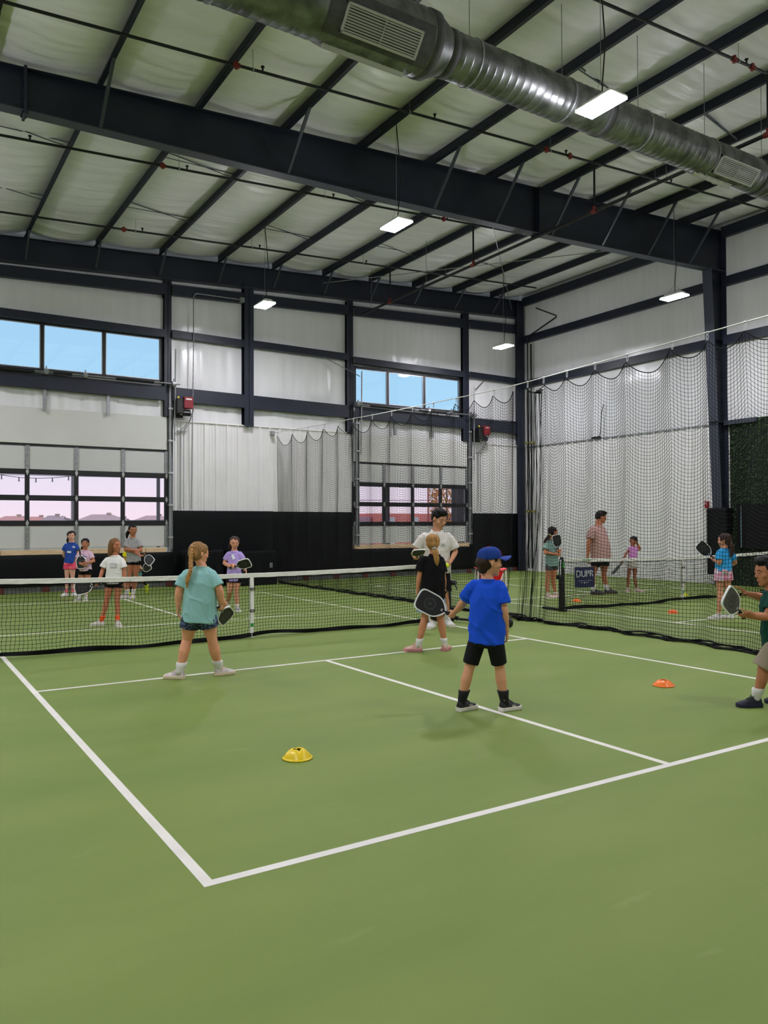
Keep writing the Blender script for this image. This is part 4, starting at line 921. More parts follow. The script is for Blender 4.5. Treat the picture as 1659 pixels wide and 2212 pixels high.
PEOPLE = {
 'boy_blue': {"base": [-0.099, -4.929, 0.0], "neck": [-0.057, -4.977, 1.077], "shL": [-0.135, -4.879, 1.034], "shR": [0.009, -5.065, 1.036], "elL": [-0.135, -4.757, 0.867], "wrL": [-0.104, -4.621, 0.783], "elR": [0.016, -5.09, 0.838], "wrR": [0.078, -5.054, 0.655], "hipL": [-0.101, -4.904, 0.587], "hipR": [-0.025, -5.024, 0.595], "knL": [-0.156, -4.864, 0.352], "knR": [0.033, -5.02, 0.356], "head": [-0.04, -4.99, 1.213], "heelL": [-0.247, -4.835, 0.0], "toeL": [-0.049, -4.809, 0.0], "heelR": [0.041, -5.019, 0.0], "toeR": [0.241, -5.027, 0.0], "face": [0.937, -0.35, 0.0], "grip0": [-0.122, -4.585, 0.749], "axis0": [-0.775, 0.416, 0.477], "norm0": [-0.429, -0.899, 0.087], "hh": 0.215, "pitch": -4, "roll": 0},
 'girl_teal': {"base": [-1.543, -2.336, 0.0], "neck": [-1.523, -2.37, 1.115], "shL": [-1.667, -2.254, 1.033], "shR": [-1.445, -2.442, 1.035], "elL": [-1.718, -2.242, 0.876], "wrL": [-1.715, -2.205, 0.706], "elR": [-1.392, -2.485, 0.881], "wrR": [-1.355, -2.435, 0.74], "hipL": [-1.615, -2.302, 0.612], "hipR": [-1.484, -2.385, 0.612], "knL": [-1.641, -2.246, 0.376], "knR": [-1.43, -2.38, 0.39], "head": [-1.553, -2.354, 1.241], "heelL": [-1.68, -2.273, 0.0], "toeL": [-1.827, -2.138, 0.0], "heelR": [-1.366, -2.295, 0.0], "toeR": [-1.166, -2.286, 0.0], "face": [0.991, 0.131, 0.0], "grip0": [-1.362, -2.405, 0.695], "axis0": [0.561, 0.689, -0.459], "norm0": [-0.449, 0.719, 0.53], "braid0": [-1.636, -2.397, 1.289], "braid1": [-1.658, -2.404, 1.174], "braid2": [-1.664, -2.434, 1.092], "braid3": [-1.692, -2.402, 0.977], "hh": 0.21, "pitch": -8, "roll": 0},
 'girl_black': {"base": [1.365, -2.272, 0.0], "neck": [1.375, -2.301, 1.167], "shL": [1.244, -2.217, 1.108], "shR": [1.439, -2.34, 1.107], "elL": [1.223, -2.199, 0.912], "wrL": [1.222, -2.16, 0.745], "elR": [1.461, -2.35, 0.891], "wrR": [1.507, -2.305, 0.726], "hipL": [1.29, -2.236, 0.622], "hipR": [1.416, -2.317, 0.621], "knL": [1.296, -2.2, 0.408], "knR": [1.45, -2.298, 0.407], "head": [1.353, -2.289, 1.298], "heelL": [1.251, -2.199, 0.0], "toeL": [1.092, -2.078, 0.0], "heelR": [1.471, -2.339, 0.0], "toeR": [1.629, -2.217, 0.0], "face": [0.649, 0.761, 0.0], "grip0": [1.542, -2.255, 0.66], "axis0": [-0.225, 0.222, -0.949], "norm0": [-0.31, -0.939, -0.147], "tail0": [1.307, -2.377, 1.236], "tail1": [1.313, -2.403, 1.137], "tail2": [1.342, -2.396, 1.027], "hh": 0.205, "pitch": -5, "roll": 0},
 'coach': {"base": [2.795, -0.435, 0.0], "neck": [2.768, -0.444, 1.418], "shR": [2.582, -0.325, 1.362], "shL": [2.935, -0.55, 1.367], "elR": [2.514, -0.253, 1.137], "wrR": [2.385, -0.431, 1.034], "elL": [3.02, -0.576, 1.116], "wrL": [2.845, -0.675, 0.963], "hipR": [2.68, -0.377, 0.825], "hipL": [2.859, -0.491, 0.824], "knR": [2.691, -0.412, 0.453], "knL": [2.859, -0.52, 0.477], "head": [2.799, -0.467, 1.601], "heelR": [2.668, -0.472, 0.0], "toeR": [2.509, -0.594, 0.0], "heelL": [2.986, -0.378, 0.0], "toeL": [2.926, -0.569, 0.0], "face": [0.131, -0.991, 0.0], "grip0": [2.363, -0.499, 1.037], "axis0": [-0.428, -0.819, 0.381], "norm0": [-0.125, -0.364, -0.923], "ball": [2.744, -0.716, 0.921], "hh": 0.268, "pitch": -22, "roll": 0},
 'girl_purple': {"base": [1.069, 3.187, 0.0], "neck": [1.022, 3.196, 1.072], "shR": [0.924, 3.26, 1.02], "shL": [1.121, 3.134, 1.019], "elR": [0.872, 3.296, 0.855], "wrR": [0.908, 3.109, 0.793], "elL": [1.166, 3.109, 0.867], "wrL": [1.171, 3.049, 0.753], "hipR": [0.973, 3.237, 0.586], "hipL": [1.072, 3.174, 0.585], "knR": [0.946, 3.223, 0.354], "knL": [1.04, 3.151, 0.348], "head": [1.025, 3.192, 1.21], "heelR": [1.043, 3.536, 0.05], "toeR": [0.921, 3.378, 0.05], "heelL": [1.063, 3.191, 0.0], "toeL": [1.037, 2.992, 0.0], "face": [-0.25, -0.968, 0.0], "grip0": [0.932, 3.022, 0.793], "axis0": [0.672, -0.694, 0.258], "norm0": [-0.493, -0.679, -0.545], "hh": 0.21, "pitch": -14, "roll": 0},
 'girl_white': {"base": [-1.289, 2.434, 0.0], "neck": [-1.224, 2.372, 1.072], "shR": [-1.346, 2.451, 1.001], "shL": [-1.134, 2.316, 1.0], "elR": [-1.382, 2.477, 0.841], "wrR": [-1.441, 2.422, 0.694], "elL": [-1.103, 2.3, 0.824], "wrL": [-1.103, 2.256, 0.659], "hipR": [-1.286, 2.419, 0.665], "hipL": [-1.177, 2.35, 0.664], "knR": [-1.335, 2.42, 0.385], "knL": [-1.202, 2.336, 0.384], "head": [-1.225, 2.37, 1.219], "heelR": [-1.354, 2.475, 0.0], "toeR": [-1.549, 2.518, 0.0], "heelL": [-1.192, 2.372, 0.0], "toeL": [-1.201, 2.173, 0.0], "face": [0.493, -0.87, 0.0], "grip0": [-1.479, 2.412, 0.632], "axis0": [-0.853, 0.473, -0.22], "norm0": [-0.509, -0.847, 0.154], "hh": 0.205, "pitch": -3, "roll": 0},
 'girl_gray': {"base": [0.152, 6.915, 0.0], "neck": [0.219, 6.848, 1.266], "shR": [0.118, 6.913, 1.214], "shL": [0.323, 6.783, 1.213], "elR": [0.08, 6.882, 1.004], "wrR": [0.287, 6.609, 0.965], "elL": [0.36, 6.704, 0.993], "wrL": [0.137, 6.667, 1.013], "hipR": [0.183, 6.88, 0.77], "hipL": [0.299, 6.807, 0.77], "knR": [0.162, 6.876, 0.434], "knL": [0.268, 6.809, 0.433], "head": [0.218, 6.845, 1.42], "heelR": [0.161, 6.909, 0.0], "toeR": [-0.038, 6.935, 0.0], "heelL": [0.251, 6.911, 0.0], "toeL": [0.174, 6.726, 0.0], "face": [-0.008, -1.0, 0.0], "grip0": [0.367, 6.547, 0.913], "axis0": [0.293, -0.813, -0.503], "norm0": [-0.757, -0.519, 0.397], "hh": 0.225, "pitch": -3, "roll": 0},
 'girl_navy': {"base": [-0.777, 8.121, 0.0], "neck": [-0.756, 8.086, 1.164], "shR": [-0.87, 8.159, 1.104], "shL": [-0.67, 8.032, 1.103], "elR": [-0.898, 8.24, 0.891], "wrR": [-0.813, 8.295, 0.767], "elL": [-0.616, 8.061, 0.89], "wrL": [-0.652, 8.193, 0.766], "hipR": [-0.833, 8.143, 0.729], "hipL": [-0.741, 8.084, 0.729], "knR": [-0.847, 8.135, 0.372], "knL": [-0.743, 8.069, 0.371], "head": [-0.766, 8.089, 1.299], "heelR": [-0.832, 8.156, 0.0], "toeR": [-0.967, 8.009, 0.0], "heelL": [-0.737, 8.095, 0.0], "toeL": [-0.71, 7.897, 0.0], "face": [-0.182, -0.983, 0.0], "hh": 0.215, "pitch": -3, "roll": 0},
 'girl_pink': {"base": [-0.77, 6.884, 0.0], "neck": [-0.732, 6.84, 1.022], "shR": [-0.83, 6.904, 0.971], "shL": [-0.641, 6.783, 0.97], "elR": [-0.908, 6.909, 0.81], "wrR": [-0.808, 6.657, 0.729], "elL": [-0.591, 6.719, 0.798], "wrL": [-0.744, 6.615, 0.775], "hipR": [-0.782, 6.879, 0.623], "hipL": [-0.682, 6.816, 0.623], "knR": [-0.819, 6.885, 0.329], "knL": [-0.698, 6.808, 0.328], "head": [-0.733, 6.838, 1.157], "heelR": [-0.809, 6.909, 0.0], "toeR": [-0.944, 6.761, 0.0], "heelL": [-0.714, 6.849, 0.0], "toeL": [-0.774, 6.658, 0.0], "face": [-0.3, -0.954, 0.0], "grip0": [-0.852, 6.775, 0.985], "axis0": [0.091, -0.147, -0.985], "norm0": [-0.447, -0.89, 0.092], "hh": 0.205, "pitch": -4, "roll": 0},
 'child_yellow': {"base": [0.395, 7.607, 0.0], "neck": [0.371, 7.604, 1.002], "shR": [0.278, 7.664, 0.958], "shL": [0.455, 7.551, 0.957], "elR": [0.253, 7.682, 0.804], "wrR": [0.27, 7.627, 0.652], "elL": [0.493, 7.53, 0.781], "wrL": [0.545, 7.441, 0.585], "hipR": [0.351, 7.625, 0.562], "hipL": [0.448, 7.563, 0.561], "knR": [0.352, 7.594, 0.299], "knL": [0.56, 7.495, 0.363], "head": [0.379, 7.596, 1.123], "heelR": [0.377, 7.619, 0.0], "toeR": [0.269, 7.451, 0.0], "heelL": [0.749, 7.62, 0.22], "toeL": [0.743, 7.647, 0.03], "face": [-0.382, -0.924, 0.0], "grip0": [0.549, 7.416, 0.532], "axis0": [0.39, -0.828, 0.404], "norm0": [-0.905, -0.425, 0.001], "hh": 0.2, "pitch": 0, "roll": 0},
 'girl_sage': {"base": [7.314, 1.837, 0.0], "neck": [7.321, 1.81, 1.211], "shL": [7.426, 1.839, 1.148], "shR": [7.197, 1.795, 1.129], "elR": [7.105, 1.774, 0.948], "wrR": [7.275, 1.667, 0.913], "elL": [7.459, 1.786, 0.964], "wrL": [7.413, 1.673, 0.957], "hipR": [7.268, 1.806, 0.697], "hipL": [7.406, 1.813, 0.693], "knR": [7.251, 1.847, 0.377], "knL": [7.399, 1.835, 0.388], "head": [7.353, 1.786, 1.363], "heelR": [7.205, 1.848, 0.0], "toeR": [7.4, 1.804, 0.0], "heelL": [7.479, 1.911, 0.0], "toeL": [7.67, 1.85, 0.0], "face": [0.968, -0.25, 0.0], "grip0": [7.371, 1.664, 0.974], "axis0": [-0.153, 0.003, 0.988], "norm0": [-0.398, -0.916, -0.058], "tail0": [7.265, 1.796, 1.298], "tail1": [7.183, 1.803, 1.216], "tail2": [7.136, 1.834, 1.129], "hh": 0.205, "pitch": -2, "roll": 0},
 'man': {"base": [8.897, 1.951, 0.0], "neck": [8.853, 1.95, 1.497], "shR": [8.596, 1.914, 1.414], "shL": [9.048, 2.028, 1.446], "elR": [8.537, 1.933, 1.097], "wrR": [8.563, 1.982, 0.81], "elL": [9.147, 2.031, 1.12], "wrL": [9.155, 2.008, 0.812], "hipR": [8.768, 1.924, 0.74], "hipL": [9.041, 1.94, 0.74], "knR": [8.721, 1.984, 0.436], "knL": [9.043, 1.968, 0.442], "head": [8.909, 1.911, 1.666], "heelR": [8.665, 2.003, 0.0], "toeR": [8.813, 1.868, 0.0], "heelL": [9.06, 1.966, 0.0], "toeL": [9.229, 1.858, 0.0], "face": [0.761, -0.649, 0.0], "hh": 0.25, "pitch": -14, "roll": 0},
 'girl_lilac': {"base": [9.852, 1.888, 0.0], "neck": [9.863, 1.861, 1.025], "shR": [9.79, 1.908, 0.973], "shL": [9.935, 1.816, 0.973], "elR": [9.734, 1.946, 0.86], "wrR": [9.658, 1.962, 0.732], "elL": [10.0, 1.775, 0.946], "wrL": [9.908, 1.784, 1.095], "hipR": [9.818, 1.896, 0.678], "hipL": [9.902, 1.843, 0.677], "knR": [9.765, 1.913, 0.332], "knL": [9.882, 1.839, 0.331], "head": [9.867, 1.856, 1.143], "heelR": [9.783, 1.932, 0.0], "toeR": [9.605, 1.839, 0.0], "heelL": [9.912, 1.85, 0.0], "toeL": [9.972, 1.659, 0.0], "face": [-0.999, -0.044, -0.0], "grip0": [9.622, 1.962, 0.66], "axis0": [-0.577, 0.34, -0.743], "norm0": [0.627, -0.399, -0.669], "hh": 0.2, "pitch": -3, "roll": 0},
 'girl_cyan': {"base": [7.028, -2.265, 0.0], "neck": [7.048, -2.3, 1.127], "shL": [6.934, -2.285, 1.068], "shR": [7.181, -2.324, 1.064], "elL": [6.895, -2.317, 0.896], "wrL": [6.959, -2.181, 0.945], "elR": [7.237, -2.357, 0.904], "wrR": [7.314, -2.251, 0.849], "hipL": [6.985, -2.253, 0.78], "hipR": [7.083, -2.316, 0.78], "knL": [6.995, -2.254, 0.462], "knR": [7.099, -2.32, 0.477], "head": [7.043, -2.299, 1.254], "heelL": [7.014, -2.257, 0.0], "toeL": [6.849, -2.144, 0.0], "heelR": [7.292, -2.291, 0.0], "toeR": [7.156, -2.143, 0.0], "face": [-0.431, 0.902, 0.0], "grip0": [6.966, -2.15, 0.968], "axis0": [-0.601, 0.369, 0.709], "norm0": [-0.53, -0.848, -0.008], "tail0": [7.071, -2.364, 1.242], "tail1": [7.076, -2.412, 1.116], "tail2": [7.038, -2.409, 0.967], "hh": 0.21, "pitch": -8, "roll": 0},
 'boy_green': {"base": [1.904, -6.046, 0.0], "neck": [2.014, -6.135, 0.973], "shL": [1.937, -6.203, 0.924], "shR": [2.117, -6.081, 0.914], "elL": [1.855, -6.195, 0.761], "wrL": [1.722, -6.087, 0.772], "elR": [2.121, -6.011, 0.887], "wrR": [1.979, -5.946, 0.924], "hipL": [2.005, -6.192, 0.541], "hipR": [2.154, -6.12, 0.52], "knL": [1.921, -6.11, 0.315], "knR": [2.169, -6.125, 0.25], "head": [1.988, -6.121, 1.119], "heelL": [1.95, -6.075, 0.0], "toeL": [1.777, -5.974, 0.0], "heelR": [2.255, -6.15, 0.0], "toeR": [2.107, -6.015, 0.0], "face": [-0.862, 0.507, -0.0], "grip0": [1.685, -6.076, 0.785], "axis0": [-0.829, -0.143, 0.541], "norm0": [0.064, -0.985, -0.163], "finR": [1.9, -5.897, 0.988], "hh": 0.225, "pitch": -8, "roll": 0}}

# ------------------------------------------------------------------ paddles
PCORE = mat('paddle_face', (24, 24, 26), .55, bump=.05, bscale=300, var=.1, vscale=20)
PCOREG = mat('paddle_face_grey', (84, 82, 82), .55, bump=.05, bscale=300, var=.08, vscale=20)
PEDGE = mat('paddle_edge', (238, 238, 236), .45); PGRIP = mat('paddle_grip', (14, 14, 15), .7, bump=.4, bscale=90); PMARK = mat('paddle_mark', (74, 74, 76), .55)
def paddle_outline():
    h = [(.0165, -.005), (.020, .004), (.048, .022), (.082, .062), (.095, .098), (.0965, .14), (.0965, .228), (.090, .252), (.074, .268), (.045, .274), (0, .275)]
    p = h+[(-x, y) for x, y in h[::-1][1:]]
    for _ in range(2):
        q = []
        for i in range(len(p)):
            a, b = p[i], p[(i+1) % len(p)]; q += [(a[0]*.75+b[0]*.25, a[1]*.75+b[1]*.25), (a[0]*.25+b[0]*.75, a[1]*.25+b[1]*.75)]
        p = q
    return p
POUT = paddle_outline()
def paddle(G, A, N, label, core=PCORE, loc=None, emblem=True, edge=PEDGE, s=1.0):
    A = Vector(A).normalized(); N = Vector(N); N = (N-A*N.dot(A)).normalized(); X = A.cross(N); O = Vector(G)+A*.062*s
    M = Matrix(((X.x, A.x, N.x, O.x), (X.y, A.y, N.y, O.y), (X.z, A.z, N.z, O.z), (0, 0, 0, 1))) @ Matrix.Scale(s, 4)
    t = thing('paddle', label, 'paddle', tuple(O), None)
    ins = [(x*(1-.010/max(.02, abs(x)) if abs(x) > .02 else .5), y*.93+.009) for x, y in POUT]
    MB().prism(ins, -.0062, .0062, M).build('paddle_face', core, t)
    n = len(POUT); m = MB(); V = []; F = []
    for (P_, z) in ((POUT, -.0075), (POUT, .0075), (ins, .0075), (ins, -.0075)): V += [tuple(M @ Vector((x, y, z))) for x, y in P_]
    for r in range(4):
        for k in range(n): F.append((r*n+k, r*n+(k+1) % n, ((r+1) % 4)*n+(k+1) % n, ((r+1) % 4)*n+k))
    m.add(V, F).build('edge_guard', edge, t)
    m = MB(); R = []
    for y, a, b in ((.006, .013, .008), (-.004, .015, .012), (-.02, .0155, .0135), (-.11, .0155, .0135), (-.117, .019, .016), (-.125, .019, .016)):
        R.append((M @ Vector((0, y, 0)), (M.to_3x3() @ Vector((a, 0, 0))), (M.to_3x3() @ Vector((0, 0, b)))))
    h = m.loft(R, 12).build('handle', PGRIP, t, True)
    m = MB(); c_ = M @ Vector((0, -.125, 0)); d = M.to_3x3() @ Vector((0, -1, 0)); m.tube([c_, c_+d*.002], .013*s, 12); m.build('butt_cap', PEDGE, h)
    if emblem:
        for sg in (1, -1):
            m = MB()
            for k in range(14):
                a = 2*math.pi*k/14; c1, s1 = math.cos(a), math.sin(a); q = []
                for (r_, w_) in ((.038, -.004), (.038, .004), (.054, .005), (.054, -.005)): q.append((r_*c1-w_*s1, .15+r_*s1+w_*c1))
                m.prism(q, sg*.0061, sg*.0066, M)
            for k in range(3):
                y = .135+.012*k; m.prism([(-.014, y), (.014, y), (.014, y+.006), (-.014, y+.006)], sg*.0061, sg*.0066, M)
            e_ = m.build('emblem', PMARK if core == PCORE else PCORE, t, stuff=True)
            for k in (-1, 1): MB().prism([(k*.006-.003, .028), (k*.006+.003, .028), (k*.006+.003, .044), (k*.006-.003, .044)], sg*.0061, sg*.0067, M).build('bar_mark', PEDGE, t)
    return t

# ------------------------------------------------------------------ people
def remesh(mb, vox, it=3, name='m', disp=None, drop=None):
    me = mb.mesh(name); o = bpy.data.objects.new('tmp', me); COL.objects.link(o)
    r = o.modifiers.new('r', 'REMESH'); r.mode = 'VOXEL'; r.voxel_size = vox; r.use_smooth_shade = True
    if it: q = o.modifiers.new('s', 'SMOOTH'); q.factor = .5; q.iterations = it
    bpy.context.view_layer.update()
    out = bpy.data.meshes.new_from_object(o.evaluated_get(bpy.context.evaluated_depsgraph_get()))
    bpy.data.objects.remove(o); bpy.data.meshes.remove(me); out.name = name; out.materials.clear()
    n = len(out.vertices); co = np.empty(n*3, np.float32); out.vertices.foreach_get('co', co); co = co.reshape(-1, 3).astype(float)
    if disp:
        no = np.empty(n*3, np.float32); out.vertices.foreach_get('normal', no); no = no.reshape(-1, 3)
        co = co+no*disp(co)[:, None]; out.vertices.foreach_set('co', co.astype(np.float32).ravel())
    out.polygons.foreach_set('use_smooth', [True]*len(out.polygons)); out.update(); return out
def V3(x): return Vector(x)
def fabric(name, rgb, **k): return mat(name, rgb, .85, bump=.15, bscale=400, spec=.2, **k)
def curl_finger(m, base, d, n, lens, rad, curl, spread):
    # chain of three joints curling toward palm normal n
    p = V3(base); pts = [p]; dd = d.copy(); ax = d.cross(n)
    for i, L in enumerate(lens):
        dd = (Matrix.Rotation(-curl[i], 3, ax) @ dd) if False else (dd*math.cos(curl[i])+n*math.sin(curl[i])).normalized()
        n2 = (n-dd*n.dot(dd)); n = n2.normalized() if n2.length > 1e-4 else n
        p = p+dd*L; pts.append(p)
    rr = [rad, rad*.98, rad*.9, rad*.75]
    R = []
    for i, p in enumerate(pts):
        t = (pts[min(i+1, 3)]-pts[max(i-1, 0)]).normalized(); a = t.cross(ax).normalized() if abs(t.dot(ax)) < .95 else ax.orthogonal(); b = t.cross(a)
        R.append((p, a*rr[i], b*rr[i]))
    m.loft(R, 8, (0, 1))
def hand(m, W, d, n, k, side, pose):
    # W wrist, d hand direction, n palm normal, k scale (child 1), side: thumb sign along d x n
    d = d.normalized(); n = (n-d*n.dot(d)).normalized(); l = d.cross(n)*side      # l points to the thumb side
    PL, PW = .066*k, .031*k
    m.loft([(W-d*.012*k, l*.019*k, n*.014*k), (W+d*.014*k, l*.024*k, n*.015*k), (W+d*.042*k, l*PW, n*.0135*k), (W+d*PL, l*PW*.98, n*.0105*k)], 12, (0, .3))
    cur = {'grip2': (.5, .8, .6), 'relaxed': (.25, .4, .35), 'grip': (.75, 1.15, .9), 'flat': (.05, .12, .1), 'fold': (.15, .25, .2)}[pose]
    for i, (o, L, rk) in enumerate(((.75, .92, 1), (.26, 1.0, 1.03), (-.24, .95, 1), (-.72, .76, .9))):
        b = W+d*(PL-.004*k-(.003*k if i in (0, 3) else 0))+l*PW*o
        dd = (d+l*(.07*o)).normalized()
        c_ = [q*(1+.12*(i-1)) for q in cur]
        curl_finger(m, b, dd, n.copy(), [.031*k*L, .021*k*L, .017*k*L], .0075*k*rk, c_, 0)
    tb = W+d*.018*k+l*.020*k+n*.006*k
    td = (d*.62+l*.62+n*(.45 if pose != 'grip' else .75)).normalized()
    if pose == 'grip': curl_finger(m, tb, td, (-l*.5+n*.5).normalized(), [.026*k, .021*k, .018*k], .0088*k, (.1, .6, .6), 0)
    else: curl_finger(m, tb, td, (n-l*.3).normalized(), [.026*k, .021*k, .018*k], .0088*k, (.05, .2, .2), 0)

def make_person(key, label, S):
    D = PEOPLE[key]; J = {q: V3(v) for q, v in D.items() if isinstance(v, list)}; hh = D['hh']; H = S['H']; k = H/1.35; g = S.get('girth', 1.0); Z = Vector((0, 0, 1))
    vox = S.get('vox', .007); base = J['base'].copy(); base.z = 0
    t = thing('person', label, 'person', tuple(base))
    ad = S.get('adult', False); ka = k*(.93 if ad else 1)
    # --- frames
    hipC = (J['hipL']+J['hipR'])/2; neck = J['neck']; U = (neck-hipC); TL = U.length; U.normalize()
    for s in 'LR': J['sh'+s] = J['sh'+s]-U*.034*k+(neck-J['sh'+s])*.05
    def fr(tt):
        r = ((J['hipR']-J['hipL']).normalized()*(1-tt)+(J['shR']-J['shL']).normalized()*tt); r = (r-U*r.dot(U)).normalized(); return r, U.cross(r)
    ws = (J['shR']-J['shL']).length/2; wh = (J['hipR']-J['hipL']).length/2+.052*k*g
    if S.get('wh'): wh = S['wh']
    F0 = J['face'].normalized(); Rh = F0.cross(Z).normalized(); pit = math.radians(D['pitch']); Fh = (F0*math.cos(pit)+Z*math.sin(pit)).normalized(); Uh = Rh.cross(Fh)
    hc = J['head']
    def hp_(x, y, z): return hc+(Rh*x+Fh*y+Uh*z)*hh
    ch_r, ch_f = fr(1)
    ank = {}; toe = {}
    for s in 'LR':
        td = (J['toe'+s]-J['heel'+s]).normalized(); toe[s] = td; upv = Z if abs(td.z) < .5 else Vector((-.8437, .5369, 0))
        ank[s] = J['heel'+s]+td*.040*k+(Z*.078*k if abs(td.z) < .5 else (J['kn'+s]-J['heel'+s]).normalized()*.075*k)
    # --- body solids
    m = MB()
    def rg(tt, a, b, off=0):
        r, f = fr(min(1, max(0, tt))); return (hipC+U*TL*tt+f*off, r*a, f*b)
    m.loft([rg(-.05, wh*.80, wh*.62), rg(0, wh*.98, wh*.74), rg(.2, wh*.93, wh*.68, .004), rg(.45, wh*.86, wh*.60, .005), rg(.7, max(ws*.88, wh*.85), wh*.64, .004), rg(.88, ws*.80, wh*.48), rg(.95, ws*.50, wh*.36), rg(.99, .050*k, .046*k)], 20, (.2, .1))
    nb = hp_(0, -.10, -.22); nr = .048*ka*S.get('neck', 1)
    nd = (nb-neck)
    m.loft([(neck-U*.035*k, ch_r*nr*1.35, ch_f*nr*1.15), (neck+nd*.25, ch_r*nr*1.02, ch_f*nr*1.02), (neck+nd*.7, Rh*nr*.98, Fh*nr*1.0), (nb+Uh*hh*.1, Rh*nr, Fh*nr)], 16)
    # head
    def hr(z, a, b, cy): return (hp_(0, cy, z), Rh*a*hh, Fh*b*hh)
    m.ell(hp_(0, -.055, .13), (Rh*.365*hh, Fh*.435*hh, Uh*.37*hh), 24, 16)
    m.loft([hr(.26, .31, .33, .05), hr(.12, .335, .345, .065), hr(-.04, .325, .335, .075), hr(-.17, .30, .315, .085), hr(-.28, .26, .28, .105), hr(-.38, .205, .225, .145), hr(-.45, .145, .155, .20), hr(-.49, .09, .09, .25)], 24, (.2, .5))
    m.loft([(hp_(0, .385, .06), Rh*.030*hh, Fh*.03*hh), (hp_(0, .42, -.03), Rh*.040*hh, Fh*.045*hh), (hp_(0, .445, -.10), Rh*.058*hh, Fh*.058*hh), (hp_(0, .425, -.15), Rh*.062*hh, Fh*.05*hh)], 12, (.5, .5))
    m.ell(hp_(0, .375, -.265), (Rh*.10*hh, Fh*.045*hh, Uh*.030*hh), 14, 8); m.ell(hp_(0, .365, -.305), (Rh*.085*hh, Fh*.045*hh, Uh*.030*hh), 14, 8)
    m.ell(hp_(0, .33, -.43), (Rh*.09*hh, Fh*.06*hh, Uh*.06*hh), 12, 8)
    for sx in (-1, 1):
        m.ell(hp_(sx*.375, -.03, -.03), (Rh*.028*hh, Fh*.075*hh, Uh*.125*hh), 12, 10); m.ell(hp_(sx*.20, .265, -.10), (Rh*.12*hh, Fh*.09*hh, Uh*.11*hh), 12, 8); m.ell(hp_(sx*.15, .345, .105), (Rh*.11*hh, Fh*.05*hh, Uh*.035*hh), 12, 8)
    # limbs
    def limb(pts, n=14, dome=(.6, .6)):
        R = []; prev = None
        for i, (p, r) in enumerate(pts):
            d = (pts[min(i+1, len(pts)-1)][0]-pts[max(i-1, 0)][0]).normalized(); ref = ch_f if abs(d.dot(ch_f)) < .9 else ch_r
            a = d.cross(ref).normalized(); b = d.cross(a); R.append((p, a*r, b*r))
        m.loft(R, n, dome)
    L_ = lambda a, b, u: a+(b-a)*u
    hands = {}
    for s in 'LR':
        sh, el, wr = J['sh'+s], J['el'+s], J['wr'+s]; q = k*g*S.get('arm', 1)
        limb([(L_(sh, el, -.02), .030*q), (L_(sh, el, .10), .036*q), (L_(sh, el, .4), .040*q), (L_(sh, el, .85), .034*q), (el, .033*q), (L_(el, wr, .28), .036*q), (L_(el, wr, .65), .029*q), (L_(el, wr, .93), .0225*q), (wr, .021*q)])
        sd = 1 if s == 'R' else -1
        pose = S.get('pose'+s, 'relaxed')
        if pose == 'grip':
            G, A = J['grip0'], J['axis0']; W = wr
            d0 = G-W; d = d0-A*d0.dot(A)
            if d.length < .02: d = A.cross(ch_r)
            d.normalize()
            # the fingers wrap across the handle: thumb side points up the handle toward the blade
            n = None
            for sg in (1, -1):
                nn = A.cross(d)*sg
                if (d.cross(nn)*sd).dot(A) > 0: n = nn
            Wp = G-d*.062*k-n*.022*k
            hand(m, Wp, d, n, k*S.get('hand', 1), sd, 'grip')
            limb([(L_(el, wr, .6), .028*q), (Wp, .020*q)])
        else:
            d = S.get('hd'+s); d = V3(J[d])-wr if isinstance(d, str) else (V3(d) if d else (wr-el)); d = d.normalized()
            n = S.get('hn'+s); n = V3(n) if n else ((neck+hipC)/2-wr)
            hand(m, wr, d, n, k*S.get('hand', 1), sd, pose)
        hip, kn, an = J['hip'+s], J['kn'+s], ank[s]; q = k*g
        back = -fr(0)[1]*.008*k
        limb([(hip+U*.02, .072*q), (L_(hip, kn, .25), .072*q), (L_(hip, kn, .6), .059*q), (L_(hip, kn, .9), .046*q), (kn, .0435*q), (L_(kn, an, .15)+back, .044*q), (L_(kn, an, .35)+back*1.5, .0475*q), (L_(kn, an, .6)+back, .039*q), (L_(kn, an, .85), .029*q), (an, .028*q), (an+toe[s]*.05*k-(an-J['heel'+s]).normalized()*.035*k, .026*q)])
    skin = mat('skin_'+key, S['skin'], .55, spec=.3, sss=.08, var=.05, vscale=14)
    body = link('body', remesh(m, vox, 3, 'body'), skin, t)
    # --- face details
    if S.get('facevis', True):
        EW = mat('eye_white', (176, 166, 158), .35); EI = mat('iris_'+S.get('iris', 'brown'), (44, 28, 20), .2); BR = mat('brow_'+key, S['hairc'], .8); LP = mat('lip_'+key, S.get('lip', (168, 96, 88)), .5)
        for sx in (-1, 1):
            c_ = hp_(sx*.155, .368, .015); e_ = MB().ell(c_, (Rh*.056*hh, Fh*.033*hh, Uh*.019*hh), 14, 8).build('eye', EW, t, True)
            MB().ell(hp_(sx*.155, .390, .014), (Rh*.031*hh, Fh*.018*hh, Uh*.021*hh), 12, 8).build('iris', EI, e_, True)
            R = [(hp_(sx*x, y, z), Uh*w_*hh, Fh*.016*hh) for x, y, z, w_ in ((.07, .40, .098, .014), (.14, .392, .115, .018), (.20, .37, .118, .014), (.255, .33, .10, .007))]
            MB().loft(R, 8, (.3, .3)).build('eyebrow', BR, t, True)
            if S.get('lids', True): MB().ell(hp_(sx*.155, .367, .036), (Rh*.066*hh, Fh*.040*hh, Uh*.022*hh), 14, 8).build('eyelid', skin, e_, True)
